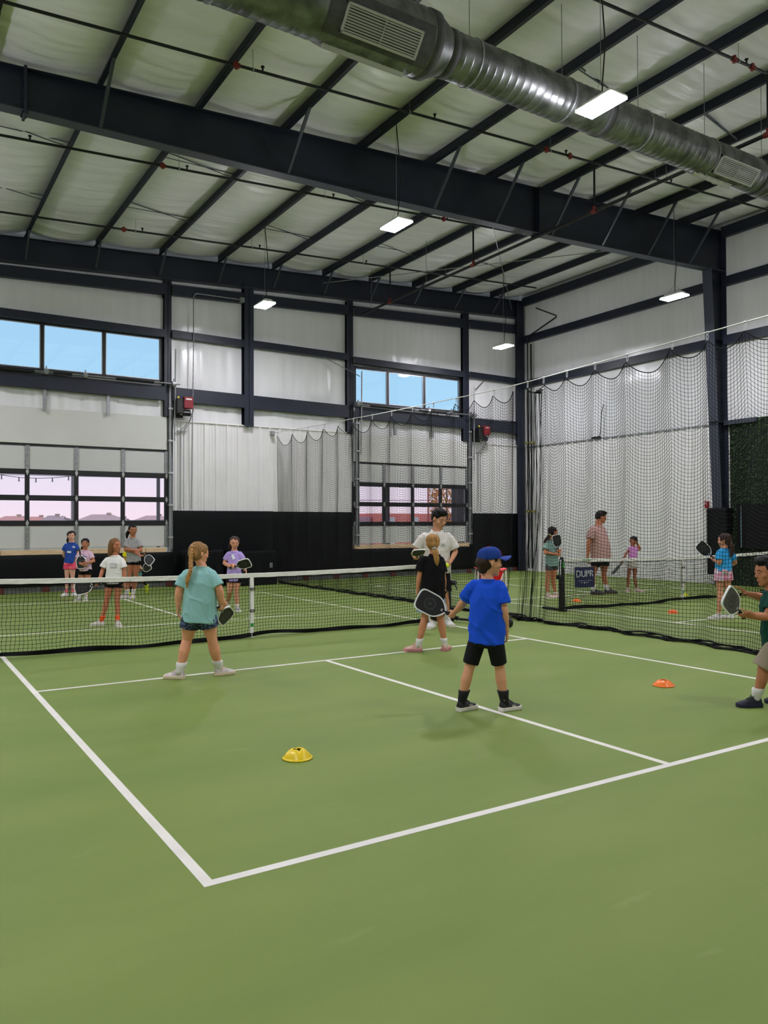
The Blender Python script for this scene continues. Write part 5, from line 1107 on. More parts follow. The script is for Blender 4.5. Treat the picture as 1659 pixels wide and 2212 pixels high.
        l_ = MB(); l_.ell(hp_(0, .405, -.262), (Rh*.088*hh, Fh*.024*hh, Uh*.017*hh), 14, 8).build('upper_lip', LP, t, True); MB().ell(hp_(0, .398, -.302), (Rh*.072*hh, Fh*.026*hh, Uh*.020*hh), 14, 8).build('lower_lip', LP, t, True)
    # --- hair
    HC = mat('hair_'+key, S['hairc'], .5, var=.18, vscale=70, stretch=(2.2, 2.2, .10), bump=.6, bscale=90, spec=.2, rgb2=S.get('hairc2'))
    st = S['hair']; hv = max(.0055, vox*.85); m = MB()
    def strand_disp(amp): return lambda co: amp*snoise(co, 60, (1, 1, .25), 3)+amp*.6*snoise(co, 22, (1, 1, .5), 5)
    if st in ('short', 'crop'):
        m.ell(hp_(0, -.085, .20), (Rh*.395*hh, Fh*.44*hh, Uh*.365*hh), 22, 14); m.ell(hp_(0, -.20, .02), (Rh*.35*hh, Fh*.33*hh, Uh*.34*hh), 18, 12)
        if st == 'short':
            m.ell(hp_(.0, .20, .42), (Rh*.30*hh, Fh*.20*hh, Uh*.14*hh), 16, 10); m.ell(hp_(.04, .05, .49), (Rh*.30*hh, Fh*.32*hh, Uh*.13*hh), 16, 10)
    elif st == 'cap':
        m.ell(hp_(0, -.22, -.02), (Rh*.365*hh, Fh*.33*hh, Uh*.30*hh), 18, 12); m.ell(hp_(0, -.04, .12), (Rh*.375*hh, Fh*.34*hh, Uh*.14*hh), 18, 12); m.loft([(hp_(0, -.28, -.10), Rh*.33*hh, Fh*.22*hh), (hp_(0, -.27, -.36), Rh*.24*hh, Fh*.15*hh)], 14, (.4, .5))
        for sx in (-1, 1): m.ell(hp_(sx*.318, .11, .13), (Rh*.045*hh, Fh*.09*hh, Uh*.13*hh), 10, 8)
        m.ell(hp_(0, .30, .16), (Rh*.26*hh, Fh*.10*hh, Uh*.07*hh), 12, 8)
    else:
        m.ell(hp_(0, -.085, .155), (Rh*.400*hh, Fh*.455*hh, Uh*.385*hh), 22, 14); m.ell(hp_(0, -.20, -.04), (Rh*.375*hh, Fh*.34*hh, Uh*.35*hh), 18, 12)
    if st == 'long':
        drop = S.get('hairlen', .9)
        for (x, y, z0, z1, a, b) in ((.30, -.02, .15, -.55*drop-.2, .12, .20), (-.30, -.02, .15, -.55*drop-.2, .12, .20), (0, -.30, .1, -.75*drop-.25, .36, .16), (.2, -.22, .1, -.7*drop-.22, .2, .18), (-.2, -.22, .1, -.7*drop-.22, .2, .18)):
            m.loft([(hp_(x, y, z0), Rh*a*hh, Fh*b*hh), (hp_(x*1.12, y-.02, (z0+z1)/2), Rh*a*1.05*hh, Fh*b*.95*hh), (hp_(x*1.1, y-.06, z1), Rh*a*.75*hh, Fh*b*.5*hh)], 14, (.4, .4))
    ho = link('hair', remesh(m, hv, 2, 'hair', strand_disp(.0035*(1 if vox < .0065 else 1.2))), HC, t)
    def tail(pts, rad, nm='ponytail'):
        mm = MB(); R = []
        P_ = [V3(p) for p in pts]
        N_ = 10; Q = []
        for i in range(N_+1):                # smooth the polyline
            u = i/N_*(len(P_)-1); a = min(int(u), len(P_)-2); f_ = u-a; p0 = P_[max(a-1, 0)]; p1 = P_[a]; p2 = P_[a+1]; p3 = P_[min(a+2, len(P_)-1)]
            Q.append(.5*((2*p1)+(p2-p0)*f_+(2*p0-5*p1+4*p2-p3)*f_*f_+(3*p1-p0-3*p2+p3)*f_**3))
        for i, p in enumerate(Q):
            d = (Q[min(i+1, N_)]-Q[max(i-1, 0)]).normalized(); a = d.cross(Fh).normalized(); b = d.cross(a); u = i/N_
            r_ = rad*(.6+1.0*math.sin(math.pi*min(1, .15+u*.75)))*(1-.75*u**3); R.append((p, a*r_, b*r_*.8))
        mm.loft(R, 14, (.3, .3)); link(nm, remesh(mm, hv, 1, nm, strand_disp(.004)), HC, ho)
        mm = MB(); d = (Q[1]-Q[0]).normalized(); a = d.cross(Fh).normalized(); b = d.cross(a); c0 = Q[0]
        mm.tube([c0+(a*math.cos(x)+b*math.sin(x))*rad*.85 for x in np.linspace(0, 2*math.pi, 15)], rad*.38, 8); mm.build('hair_tie', mat('tie_'+key, S.get('tie', (60, 60, 66)), .7), ho, True)
    if st == 'pony':
        T = [J[q] for q in ('tail0', 'tail1', 'tail2') if q in J] or [hp_(*q) for q in S.get('tailp', ((0, -.52, -.05), (.0, -.62, -.35), (.0, -.5, -.75)))]
        tail(T, S.get('tailr', .12)*hh)
    if st == 'braid':
        B = [J['braid%d' % i] for i in range(4)]; P_ = [hp_(-.1, -.36, .30)]+B; n_ = 17; mm = MB(); cl = [0]
        for a, b in zip(P_[:-1], P_[1:]): cl.append(cl[-1]+(b-a).length)
        for i in range(n_):
            dist = cl[-1]*i/(n_-1); a = max(q for q in range(len(P_)-1) if cl[q] <= dist+1e-6); c_ = P_[a].lerp(P_[a+1], (dist-cl[a])/(cl[a+1]-cl[a])); d = (P_[a+1]-P_[a]).normalized(); x_ = d.cross(Fh).normalized(); r_ = .027*k*(1-.012*i)
            for sg in (-1, 1):
                q = c_+x_*sg*r_*.45+d*(.5*sg)*r_*.4
                mm.ell(q, ((x_*.95+d*.55*sg).normalized()*r_*.95, d.cross(x_)*r_*.75, (d-x_*.5*sg).normalized()*r_*.62), 10, 8)
        mm.loft([(P_[-1], x_*.016*k, d.cross(x_)*.014*k), (P_[-1]+Vector((0, 0, -.025)), x_*.020*k, d.cross(x_)*.014*k), (P_[-1]+Vector((0, 0, -.07)), x_*.008, d.cross(x_)*.006)], 8, (.3, .3))
        link('braid', remesh(mm, .0045, 1, 'braid', lambda co: .002*snoise(co, 90, (1, 1, .5), 2)), mat('braid_gold', (196, 148, 78), .5, var=.45, vscale=40, rgb2=(150, 104, 52)), ho)
        MB().tube([P_[-1]+(x_*math.cos(x)+d.cross(x_)*math.sin(x))*.014 for x in np.linspace(0, 6.283, 13)], .005, 6).build('hair_tie', mat('tie_'+key, (196, 150, 90), .6), ho, True)
    if st == 'cap':
        CM = fabric('cap_blue', (32, 62, 140)); cu = (Uh*.985-Fh*.17).normalized(); cf = Rh.cross(cu)*-1
        if cf.dot(Fh) < 0: cf = -cf
        cap = MB(); cc = hp_(0, -.035, .175); R = []
        for z, s_ in ((-.06, 1.0), (0, 1.0), (.12, .975), (.22, .90), (.30, .78), (.36, .58), (.395, .32), (.405, .08)): R.append((cc+cu*z*hh, Rh*.415*s_*hh, cf*.475*s_*hh))
        co_ = cap.loft(R, 28, (0, 0)).build('cap', CM, t, True)
        br = MB()
        def fb(u, v):
            a = (u-.5)*2.1; r0 = .46; L = .40*v*(math.cos(a)**.6 if math.cos(a) > 0 else 0); x = math.sin(a)*(.415+.02*v); y = math.cos(a)*.465+L
            return tuple(cc+Rh*x*hh+cf*y*hh+cu*hh*(-.035+.03*v-.16*(abs(x)/.42)**2*v-.02*v*v))
        br.grid(fb, 20, 8); V_ = [tuple(V3(q)-cu*.004) for q in br.v]; nb_ = len(br.v); br.v += V_; br.f += [tuple(i+nb_ for i in q[::-1]) for q in br.f[:]]
        br.build('brim', fabric('cap_brim', (56, 76, 160)), co_, True, False)
        MB().ell(cc+cu*.41*hh, (Rh*.05*hh, cf*.05*hh, cu*.025*hh), 12, 8).build('button', fabric('cap_red', (150, 24, 40)), co_, True)
        for a in np.arange(0, 6.28, 1.047):
            MB().tube([cc+(Rh*.415*s_*math.sin(a)+cf*.475*s_*math.cos(a))*hh*1.004+cu*z*hh for z, s_ in ((-.05, 1.0), (.12, .975), (.22, .90), (.30, .78), (.36, .58), (.395, .32))], .0016, 5).build('seam', CM, co_, True)
        MB().box(-.013, .013, -.02, .02, 0, .003, .001, Matrix(((Rh.x, cu.x, cf.x, 0), (Rh.y, cu.y, cf.y, 0), (Rh.z, cu.z, cf.z, 0), (0, 0, 0, 1))).__matmul__(Matrix.Identity(4)) if False else Matrix.Translation(cc+cf*.472*hh+cu*.10*hh) @ Matrix(((Rh.x, cu.x, cf.x, 0), (Rh.y, cu.y, cf.y, 0), (Rh.z, cu.z, cf.z, 0), (0, 0, 0, 1)))).build('emblem', MATS['cap_red'], co_)
    # --- shirt
    m = MB(); th = S.get('hem', -.12); e_ = S.get('ease', .016)*k; wf = S.get('hemw', 1.0); bel = S.get('belly', 0)
    wS = max(wh, ws*.92)
    m.loft([rg(th+.02, (wS-.012)*wf, wS*.70), rg(th, wS*wf-.004+e_*.6, wS*.78+e_*.6+bel*.6, bel*.3), rg(th+.012, wS*wf+e_, wS*.80+e_+bel*.6, bel*.3), rg(.18, wS*.98+e_, wS*.76+e_+bel, bel*.5), rg(.45, wS*.95+e_, wS*.72+e_+bel*.8, bel*.4), rg(.70, max(ws*.95, wS*.9)+e_*.8, wS*.70+e_*.8), rg(.86, ws*.97+e_*.3, wS*.56+e_*.5), rg(.925, ws*.84, wS*.48), rg(.97, ws*.55+.01*k, .066*k), rg(.995, .062*k, .058*k, -.006*k)], 26, (0, 0))
    for s in 'LR':
        sh, el = J['sh'+s], J['el'+s]; f_ = S.get('sleeve', .62); d = (el-sh).normalized(); end = sh+(el-sh)*f_
        ref = ch_f if abs(d.dot(ch_f)) < .9 else ch_r
        a = d.cross(ref).normalized(); b = d.cross(a); r0 = .050*k*S.get('sleeve_r0', 1); r1 = .058*k*S.get('sleeve_w', 1); ri = .043*k*g*S.get('arm', 1)
        c0 = sh+(neck-sh)*.50-U*.012*k; r0 = max(r0, .049*k*g*S.get('arm', 1)+.006*k)
        R = [(c0, a*r0*.98, b*r0*.98), (sh, a*r0*1.02, b*r0*1.02), (sh+(el-sh)*f_*.5, a*(r0+r1)/2, b*(r0+r1)/2), (end, a*r1, b*r1), (end+d*.001, a*(r1-.012), b*(r1-.012)), (end-d*.028*k, a*min(ri, r1-.015), b*min(ri, r1-.015))]
        m.loft(R, 16, (.5, 0)); m.ell(sh+(neck-sh)*.16, (ch_r*r0*1.1, ch_f*r0*1.0, U*r0*1.02), 14, 10)
    amp = S.get('folds', .0055)*k
    def folds(co):
        loc = co-np.array(hipC); zz = loc@np.array(U); low = np.clip(1.15-zz/TL, .35, 1.1)
        A1 = snoise(co, 11, (1, 1, .34), 1+int(H*100) % 7); A2 = snoise(np.stack([co@np.array(ch_r)*.8+loc@np.array(U)*.7, co@np.array(ch_f), loc@np.array(U)*.5-co@np.array(ch_r)*.5], 1), 17, (1, .6, .5), 6)
        R1 = np.clip(1-1.6*np.abs(A1), 0, 1)**2; R2 = np.clip(1-1.5*np.abs(A2), 0, 1)**2
        return amp*low*(1.5*R1+1.3*R2+.5*A1+.2*snoise(co, 34, (1, 1, .6), 4)-.3)
    SM = S['shirtm']; shirt = link('shirt', remesh(m, max(.006, vox*.95), 3, 'shirt', folds), SM, t)
    if S.get('collar'):
        cm = SM
        for sx in (-1, 1):
            mm = MB(); pts = [(.02, -.062, .055, .0), (.05, -.045, .058, .004), (.065, -.01, .052, .006), (.062, .03, .038, .004), (.035, .068, .012, .0), (.008, .085, -.012, .0)]
            V_ = []; F_ = []
            for x, y, z, o in pts: V_ += [tuple(neck+ch_r*sx*x*ka*.95+ch_f*y*ka+Z*(z-.02)*ka), tuple(neck+ch_r*sx*(x+.028)*ka+ch_f*(y+.012)*ka+Z*(z-.075+.02*(y > .05))*ka)]
            for i in range(len(pts)-1): F_.append((2*i, 2*i+2, 2*i+3, 2*i+1))
            mm.add(V_, F_); n0 = len(mm.v); mm.v += [tuple(V3(q)+Z*.004) for q in mm.v[:]]; mm.f += [tuple(i+n0 for i in q) for q in mm.f[:]]
            mm.build('collar', cm, shirt, True, False)
    else:
        mm = MB(); nrx = .060*k; mm.tube([neck-U*.004*k-ch_f*.004*k+ch_r*math.cos(a)*nrx*1.02+ch_f*math.sin(a)*nrx*.98-Z*max(0, math.sin(a))*.03*k for a in np.linspace(0, 2*math.pi, 25)], .0055*k, 8); mm.build('neckband', SM, shirt, True)
    # --- shorts or skirt
    BM = S['bottomm']; m = MB(); low = S.get('short', .45); sw = S.get('legw', 1.0)
    if S.get('skirt'):
        L = S['skirt']; n_ = 60; R_ = []
        mm = MB(); V_ = []; F_ = []
        for i, (tt, a, b, pl) in enumerate(((.12, wh*.9, wh*.7, 0), (0, wh*1.08, wh*.86, .006), (-L*.5, wh*1.2, wh*1.0, .012), (-L, wh*1.34, wh*1.14, .02))):
            r, f = fr(0); c_ = hipC+U*TL*tt if tt > 0 else hipC+Z*tt*TL
            for q in range(n_):
                an_ = 2*math.pi*q/n_; pw = pl*k*(1 if q % 2 else -1); V_.append(tuple(c_+r*(a+pw)*math.cos(an_)+f*(b+pw)*math.sin(an_)))
        for i in range(3):
            for q in range(n_): F_.append((i*n_+q, i*n_+(q+1) % n_, (i+1)*n_+(q+1) % n_, (i+1)*n_+q))
        mm.add(V_, F_).build('skirt', BM, t, False, False)
        low = S.get('short', .18)
    m.loft([rg(.16, wh*.93+.008, wh*.72+.006), rg(.02, wh*1.0+.010*k, wh*.80+.010*k), rg(-.10, wh*.98+.008*k, wh*.80+.008*k)], 22, (.1, .2))
    for s in 'LR':
        hip, kn = J['hip'+s], J['kn'+s]; d = (kn-hip).normalized(); a = fr(0)[0]; a = (a-d*a.dot(d)).normalized(); b = d.cross(a); end = hip+(kn-hip)*low; r1 = (.080+.006*(low > .6))*k*g*sw; ri = .066*k*g
        m.loft([(hip-d*.01, a*.076*k*g, b*.080*k*g), (hip+d*(end-hip).length*.5, a*(.079*k*g+r1)/2, b*(.082*k*g+r1)/2), (end, a*r1, b*r1), (end+d*.001, a*(r1-.013), b*(r1-.013)), (end-d*.03*k, a*min(ri, r1-.016), b*min(ri, r1-.016))], 18, (.4, 0))
    sm_ = S.get('undershorts') or BM
    shorts = link('shorts', remesh(m, max(.006, vox*.95), 3, 'shorts', lambda co: .0022*k*snoise(co, 16, (1, 1, .5), 2)), sm_, t)
    # --- socks and shoes
    for s in 'LR':
        an, he, td = ank[s], J['heel'+s], toe[s]; d = (J['kn'+s]-an).normalized(); sh_ = S.get('sockh', .09)*k; upv = (an-he); upv = (upv-td*upv.dot(td)).normalized(); lat = td.cross(upv)
        mm = MB(); R = []
        LR_ = lambda u: np.interp(u*k/(J['kn'+s]-an).length, (0, .15, .4, .65), (.028, .030, .042, .050))*g**.5+.010
        for u, r_ in ((-.03, .034), (.0, .034), (sh_*.5/k, max(.034, LR_(sh_*.5/k))), (sh_/k, LR_(sh_/k))):
            c_ = an+d*u*k; R.append((c_, lat*r_*k*g**.5, td*(r_+.003)*k*g**.5))
        c_ = an+d*sh_; R.append((c_+d*.001, lat*(LR_(sh_/k)-.005)*k*g**.5, td*(LR_(sh_/k)-.003)*k*g**.5)); mm.loft(R, 16).build('sock', S['sockm'], t, True)
        SL = S.get('shoel', .205)*k; uv = upv; mm = MB()
        # upper: sections from heel to toe (x along foot, half width, height, collar lift)
        sec = ((.0, .024, .066), (.03, .034, .092), (.10, .036, .098), (.26, .036, .096), (.42, .038, .084), (.58, .042, .068), (.76, .044, .056), (.90, .039, .049), (.97, .028, .042), (.995, .014, .034))
        V_ = []; n_ = 16
        for x, w_, h_ in sec:
            for q in range(n_):
                an_ = 2*math.pi*q/n_; cx_, sz = math.cos(an_), math.sin(an_)
                z_ = .012+(h_-.012)*max(0, sz)**.75 if sz > 0 else .012+.006*sz
                w2 = w_*(1-.30*max(0, sz)**2) if x < .4 else w_*(1-.12*max(0, sz)**2)
                V_.append(tuple(he+td*(x*SL)+lat*cx_*w2*k+uv*z_*k))
        F_ = [tuple(range(n_))[::-1], tuple(range((len(sec)-1)*n_, len(sec)*n_))]
        for i in range(len(sec)-1):
            for q in range(n_): F_.append((i*n_+q, i*n_+(q+1) % n_, (i+1)*n_+(q+1) % n_, (i+1)*n_+q))
        shoe = mm.add(V_, F_).build('shoe', S['shoem'], t, True)
        mm = MB(); ol = [(x*1.0, w_*1.10) for x, w_, h_ in sec]; poly = [(x*SL, w_*k) for x, w_ in ol]+[(x*SL, -w_*k) for x, w_ in ol[::-1]]; poly = [(x-.006*k+.012*k*(x/SL), y) for x, y in poly]
        M = Matrix(((td.x, lat.x, uv.x, he.x), (td.y, lat.y, uv.y, he.y), (td.z, lat.z, uv.z, he.z), (0, 0, 0, 1)))
        m2_ = MB(); q_ = [(x, y*.93) for x, y in poly]; n2_ = len(poly)
        V_ = [tuple(M @ Vector((x, y, z))) for (P2, z) in ((q_, .0015), (poly, .009*k), (poly, .028*k), (q_, .034*k)) for x, y in P2]
        F_ = [tuple(range(n2_))[::-1], tuple(range(3*n2_, 4*n2_))]
        for i in range(3):
            for q in range(n2_): F_.append((i*n2_+q, i*n2_+(q+1) % n2_, (i+1)*n2_+(q+1) % n2_, (i+1)*n2_+q))
        m2_.add(V_, F_).build('sole', S['solem'], shoe)
        mm = MB()
        for j, x in enumerate((.36, .43, .50, .57)):
            h_ = (.091, .085, .076, .070)[j]; mm.tube([he+td*(x*SL)+lat*.022*k+uv*(h_-.006)*k, he+td*(x*SL+.004)+uv*(h_+.003)*k, he+td*(x*SL)-lat*.022*k+uv*(h_-.006)*k], .003*k, 6)
        mm.tube([he+td*(.34*SL)+uv*.096*k, he+td*(.33*SL)+lat*.02*k+uv*.106*k, he+td*(.38*SL)+lat*.032*k+uv*.086*k], .0022*k, 5); mm.tube([he+td*(.34*SL)+uv*.096*k, he+td*(.33*SL)-lat*.02*k+uv*.106*k, he+td*(.38*SL)-lat*.032*k+uv*.086*k], .0022*k, 5)
        mm.build('laces', S.get('lacem', S['solem']), shoe, True, stuff=True)
        if S.get('stripe'):
            for sg in (-1, 1):
                mm = MB()
                for j in range(3):
                    x0 = .50+.07*j; V_ = [he+td*(x0*SL)+lat*sg*.0415*k+uv*.024*k, he+td*((x0+.035)*SL)+lat*sg*.0425*k+uv*.024*k, he+td*((x0-.03)*SL)+lat*sg*.036*k+uv*.050*k, he+td*((x0-.065)*SL)+lat*sg*.0355*k+uv*.052*k]
                    mm.add([tuple(q) for q in V_]+[tuple(q+lat*sg*.002) for q in V_], [(0, 1, 2, 3), (4, 5, 6, 7), (0, 1, 5, 4), (1, 2, 6, 5), (2, 3, 7, 6), (3, 0, 4, 7)])
                mm.build('side_stripes', S['stripe'], shoe, stuff=True)
    S['_'] = (t, shirt, fr, hipC, U, TL, wS, ws, neck, ch_r, ch_f, hp_, k, e_, shorts)
    return t
def chest_point(S, tt, x):
    t, shirt, fr, hipC, U, TL, wS, ws, neck, ch_r, ch_f, hp_, k, e_, so = S['_']
    r, f = fr(tt); o = hipC+U*TL*tt+r*x
    ok, loc, nn, ix = shirt.data.polygons and shirt.ray_cast(o+f*.6, -f) if False else (None,)*4
    # nearest front surface of the shirt along the chest direction
    from mathutils.bvhtree import BVHTree
    bv = S.setdefault('bvh', None) or BVHTree.FromPolygons([v.co.copy() for v in shirt.data.vertices], [p.vertices[:] for p in shirt.data.polygons]); S['bvh'] = bv
    loc, nn, ix, d = bv.ray_cast(o+f*.6, -f)
    return (loc if loc else o+f*.12), (nn if nn else f), r, U
def badge(S, tt, x, w_, h_, rgb, name='name_tag', rot=0, lift=.004):
    p, n, r, u = chest_point(S, tt, x); t, shirt = S['_'][0], S['_'][1]
    X = (r-n*r.dot(n)).normalized(); Y = n.cross(X); Y = Y if Y.z > 0 else -Y; X, Y = X*math.cos(rot)+Y*math.sin(rot), Y*math.cos(rot)-X*math.sin(rot); O = p+n*lift
    M = Matrix(((X.x, Y.x, n.x, O.x), (X.y, Y.y, n.y, O.y), (X.z, Y.z, n.z, O.z), (0, 0, 0, 1)))
    return MB().box(-w_/2, w_/2, -h_/2, h_/2, -.003, .001, 0, M).build(name, mat('tag_%d_%d_%d' % rgb, rgb, .6), shirt), M
def chest_text(S, tt, s, size, rgb, x=0, lift=.004, name='print', adv=None, xs=1.0):
    # letters laid one by one on the cloth so that they follow the chest
    t, shirt = S['_'][0], S['_'][1]; n = len(s); k = S['_'][12]
    for i, c in enumerate(s):
        if c == ' ': continue
        dx = x-(i-(n-1)/2)*(adv or size*.74)
        p, nn, r, u = chest_point(S, tt, dx); X = (-(r-nn*r.dot(nn))).normalized(); X = -X
        X = -X; Y = nn.cross(X); Y = Y if Y.z > 0 else -Y; X = Y.cross(nn)
        place_text(name, c, size, p+nn*lift, X, Y, mat('print_%d_%d_%d' % rgb, rgb, .7), shirt, .0015, xs)

SW = mat('sock_white', (222, 220, 216), .85); SB = mat('sock_black', (12, 12, 13), .85)
SOLW = mat('sole_white', (224, 218, 208), .6); SOLB = mat('sole_black', (18, 18, 20), .6)
BLK = fabric('black_cloth', (13, 13, 15)); CHAR = fabric('charcoal_cloth', (26, 26, 28))
Q = {}
Q['boy_blue'] = dict(H=1.30, skin=(224, 163, 128), hair='cap', hairc=(52, 38, 28), shirtm=fabric('blue_cloth', (26, 82, 214)), bottomm=CHAR, short=.86, legw=.80, hem=-.07, sleeve=.72, sleeve_w=1.12, ease=.024, folds=.0085, sockm=SB, sockh=.10, shoem=mat('shoe_black', (20, 20, 22), .6), solem=SOLW, lacem=SB, stripe=SOLW, poseL='grip', vox=.0055, arm=1.02, wh=.128)
Q['girl_teal'] = dict(H=1.36, girth=1.16, skin=(231, 163, 130), hair='braid', hairc=(118, 86, 56), hairc2=(172, 128, 78), shirtm=fabric('teal_cloth', (146, 194, 192)), bottomm=mat('leaf_print', (24, 30, 52), .8, rgb2=(92, 118, 150), vscale=42, contrast=(.48, .62)), short=.46, legw=1.06, hem=-.10, sleeve=.72, sleeve_w=1.15, ease=.020, folds=.006, sockm=SW, sockh=.085, shoem=mat('shoe_lilac', (190, 176, 186), .7, rgb2=(222, 212, 212), vscale=18), solem=mat('sole_cream', (222, 204, 176), .6), poseR='grip', vox=.006, wh=.148)
Q['girl_black'] = dict(H=1.41, girth=.95, skin=(207, 139, 106), hair='pony', hairc=(140, 98, 52), hairc2=(190, 142, 86), tie=(170, 180, 188), shirtm=BLK, bottomm=fabric('pale_blue_pleats', (140, 172, 214)), skirt=.28, undershorts=fabric('pale_blue_liner', (120, 152, 200)), hem=-.06, sleeve=.70, sleeve_w=1.1, ease=.022, sockm=SW, sockh=.07, shoem=mat('shoe_pink', (206, 150, 146), .65, rgb2=(222, 190, 172), vscale=20), solem=mat('sole_pink', (196, 128, 132), .6), lacem=mat('lace_peach', (232, 196, 160), .7), poseR='grip', vox=.006)
Q['coach'] = dict(H=1.74, adult=True, girth=.92, skin=(202, 146, 113), hair='short', hairc=(16, 13, 13), shirtm=fabric('ivory_polo', (210, 205, 196)), bottomm=BLK, short=.86, hem=-.04, sleeve=.80, sleeve_w=1.08, ease=.02, collar=True, sockm=SW, sockh=.05, shoem=mat('shoe_white', (214, 214, 212), .6), solem=SOLW, poseR='grip', poseL='grip2', vox=.007, lip=(150, 84, 78), arm=.95, neck=1.12)
Q['girl_purple'] = dict(H=1.32, skin=(213, 152, 122), hair='pony', hairc=(58, 40, 30), tailp=((.30, -.30, -.2), (.34, -.22, -.45), (.30, -.16, -.62)), tailr=.09, shirtm=fabric('lilac_cloth', (186, 162, 228)), bottomm=BLK, short=.34, hem=-.10, sleeve=.6, sockm=SW, sockh=.05, shoem=mat('shoe_white2', (206, 204, 204), .6, rgb2=(120, 120, 124), vscale=30), solem=SOLW, poseR='grip', vox=.0075)
Q['girl_white'] = dict(H=1.34, girth=.9, skin=(191, 122, 91), hair='long', hairc=(88, 60, 40), hairc2=(140, 98, 60), shirtm=fabric('white_cloth', (232, 230, 226)), bottomm=BLK, short=.3, hem=-.06, sleeve=.62, sleeve_w=1.12, sockm=mat('sock_orange', (250, 92, 30), .8), sockh=.075, shoem=mat('shoe_offwhite', (204, 196, 186), .65), solem=SOLW, poseR='grip', vox=.007)
Q['girl_gray'] = dict(H=1.56, girth=.92, skin=(174, 113, 82), hair='pony', hairc=(16, 12, 13), tailp=((.22, -.45, -.05), (.42, -.40, -.40), (.46, -.30, -.85)), tailr=.12, shirtm=fabric('grey_cloth', (158, 157, 157)), bottomm=BLK, short=.22, hem=-.03, sleeve=.62, sockm=SW, sockh=.08, shoem=mat('shoe_beige', (196, 184, 172), .65), solem=SOLW, poseL='fold', poseR='grip', vox=.008, lip=(130, 72, 66), hdL=None)
Q['girl_navy'] = dict(H=1.43, girth=.88, skin=(224, 170, 146), hair='pony', hairc=(36, 26, 24), tailp=((.24, -.42, -.2), (.34, -.34, -.5), (.36, -.26, -.75)), tailr=.09, shirtm=fabric('navy_tee', (44, 78, 160)), bottomm=mat('tie_dye_pink', (226, 60, 104), .8, rgb2=(236, 150, 120), vscale=11, contrast=(.45, .7)), short=.42, legw=1.12, hem=-.04, sleeve=.45, sockm=mat('sock_pink', (236, 90, 120), .8), sockh=.05, shoem=mat('shoe_white', (214, 214, 212), .6), solem=SOLW, vox=.008)
Q['girl_pink'] = dict(H=1.27, skin=(185, 122, 91), hair='pony', hairc=(22, 17, 17), tailp=((.22, -.42, -.25), (.34, -.3, -.5), (.32, -.22, -.66)), tailr=.09, shirtm=fabric('pale_pink_cloth', (222, 186, 208)), bottomm=BLK, short=.34, hem=-.06, sleeve=.6, sockm=SW, sockh=.05, shoem=mat('shoe_silver', (190, 188, 186), .5), solem=SOLW, poseL='fold', poseR='fold', vox=.008, lip=(140, 76, 70))
Q['child_yellow'] = dict(H=1.26, skin=(213, 159, 128), hair='crop', hairc=(60, 44, 32), shirtm=fabric('yellow_cloth', (224, 220, 30)), bottomm=fabric('teal_shorts', (60, 140, 136)), short=.8, legw=1.0, sleeve=.7, sleeve_w=1.05, sockm=SB, sockh=.13, shoem=mat('shoe_lime', (196, 214, 40), .5), solem=mat('sole_lime', (206, 220, 60), .5), poseL='grip', vox=.009)
Q['girl_sage'] = dict(H=1.48, girth=.95, skin=(207, 137, 102), hair='pony', hairc=(34, 24, 22), tie=(220, 226, 150), tailr=.13, shirtm=fabric('sage_cloth', (132, 164, 154)), bottomm=fabric('grey_shorts', (84, 84, 90)), short=.34, hem=-.06, ease=.022, sleeve=.7, sleeve_w=1.12, sockm=SW, sockh=.03, shoem=mat('shoe_blush', (222, 184, 170), .65), solem=SOLW, poseL='grip', poseR='fold', vox=.008)
Q['man'] = dict(H=1.84, adult=True, girth=.95, skin=(191, 122, 91), hair='short', hairc=(30, 22, 20), shirtm=fabric('dusty_rose_cloth', (186, 148, 140)), bottomm=BLK, short=.42, hem=-.02, sleeve=.6, sleeve_w=1.1, ease=.016, belly=.035, sockm=SW, sockh=.07, shoem=mat('shoe_dark', (52, 50, 54), .6), solem=mat('sole_brown', (70, 56, 52), .6), vox=.009, neck=1.15)
Q['girl_lilac'] = dict(H=1.26, girth=.85, skin=(172, 106, 80), hair='pony', hairc=(26, 20, 20), tailp=((-.1, -.44, -.2), (-.2, -.42, -.45), (-.2, -.36, -.62)), tailr=.09, shirtm=fabric('orchid_cloth', (212, 142, 206)), bottomm=fabric('ivory_skirt', (214, 208, 200)), skirt=.40, undershorts=fabric('ivory_liner', (206, 200, 192)), hem=.0, sleeve=.16, sleeve_w=.85, ease=.008, sockm=SW, sockh=.03, shoem=mat('shoe_rose', (206, 164, 164), .65), solem=SOLW, poseR='grip', poseL='flat', hdL='head', vox=.008)
Q['girl_cyan'] = dict(H=1.37, girth=1.02, skin=(213, 150, 119), hair='pony', hairc=(58, 40, 32), tie=(40, 92, 86), tailr=.15, shirtm=fabric('cyan_cloth', (54, 164, 226)), bottomm=mat('pastel_tie_dye', (226, 130, 160), .8, rgb2=(214, 208, 220), vscale=16, contrast=(.38, .62)), short=.52, legw=1.12, hem=-.02, sleeve=.66, ease=.014, sockm=SW, sockh=.02, shoem=mat('shoe_white', (214, 214, 212), .6), solem=SOLW, poseL='grip', vox=.007)
Q['boy_green'] = dict(H=1.32, skin=(187, 124, 91), hair='short', hairc=(16, 14, 15), shirtm=fabric('bottle_green', (16, 66, 56)), bottomm=fabric('stone_shorts', (150, 136, 120)), short=.94, legw=1.08, hem=-.17, sleeve=.62, ease=.02, sockm=SW, sockh=.085, shoem=mat('shoe_navy', (22, 24, 44), .6), solem=mat('sole_navy', (26, 28, 62), .6), lacem=SB, poseL='grip', poseR='flat', hdR='finR', hnR=(0, 0, -1), vox=.0055)
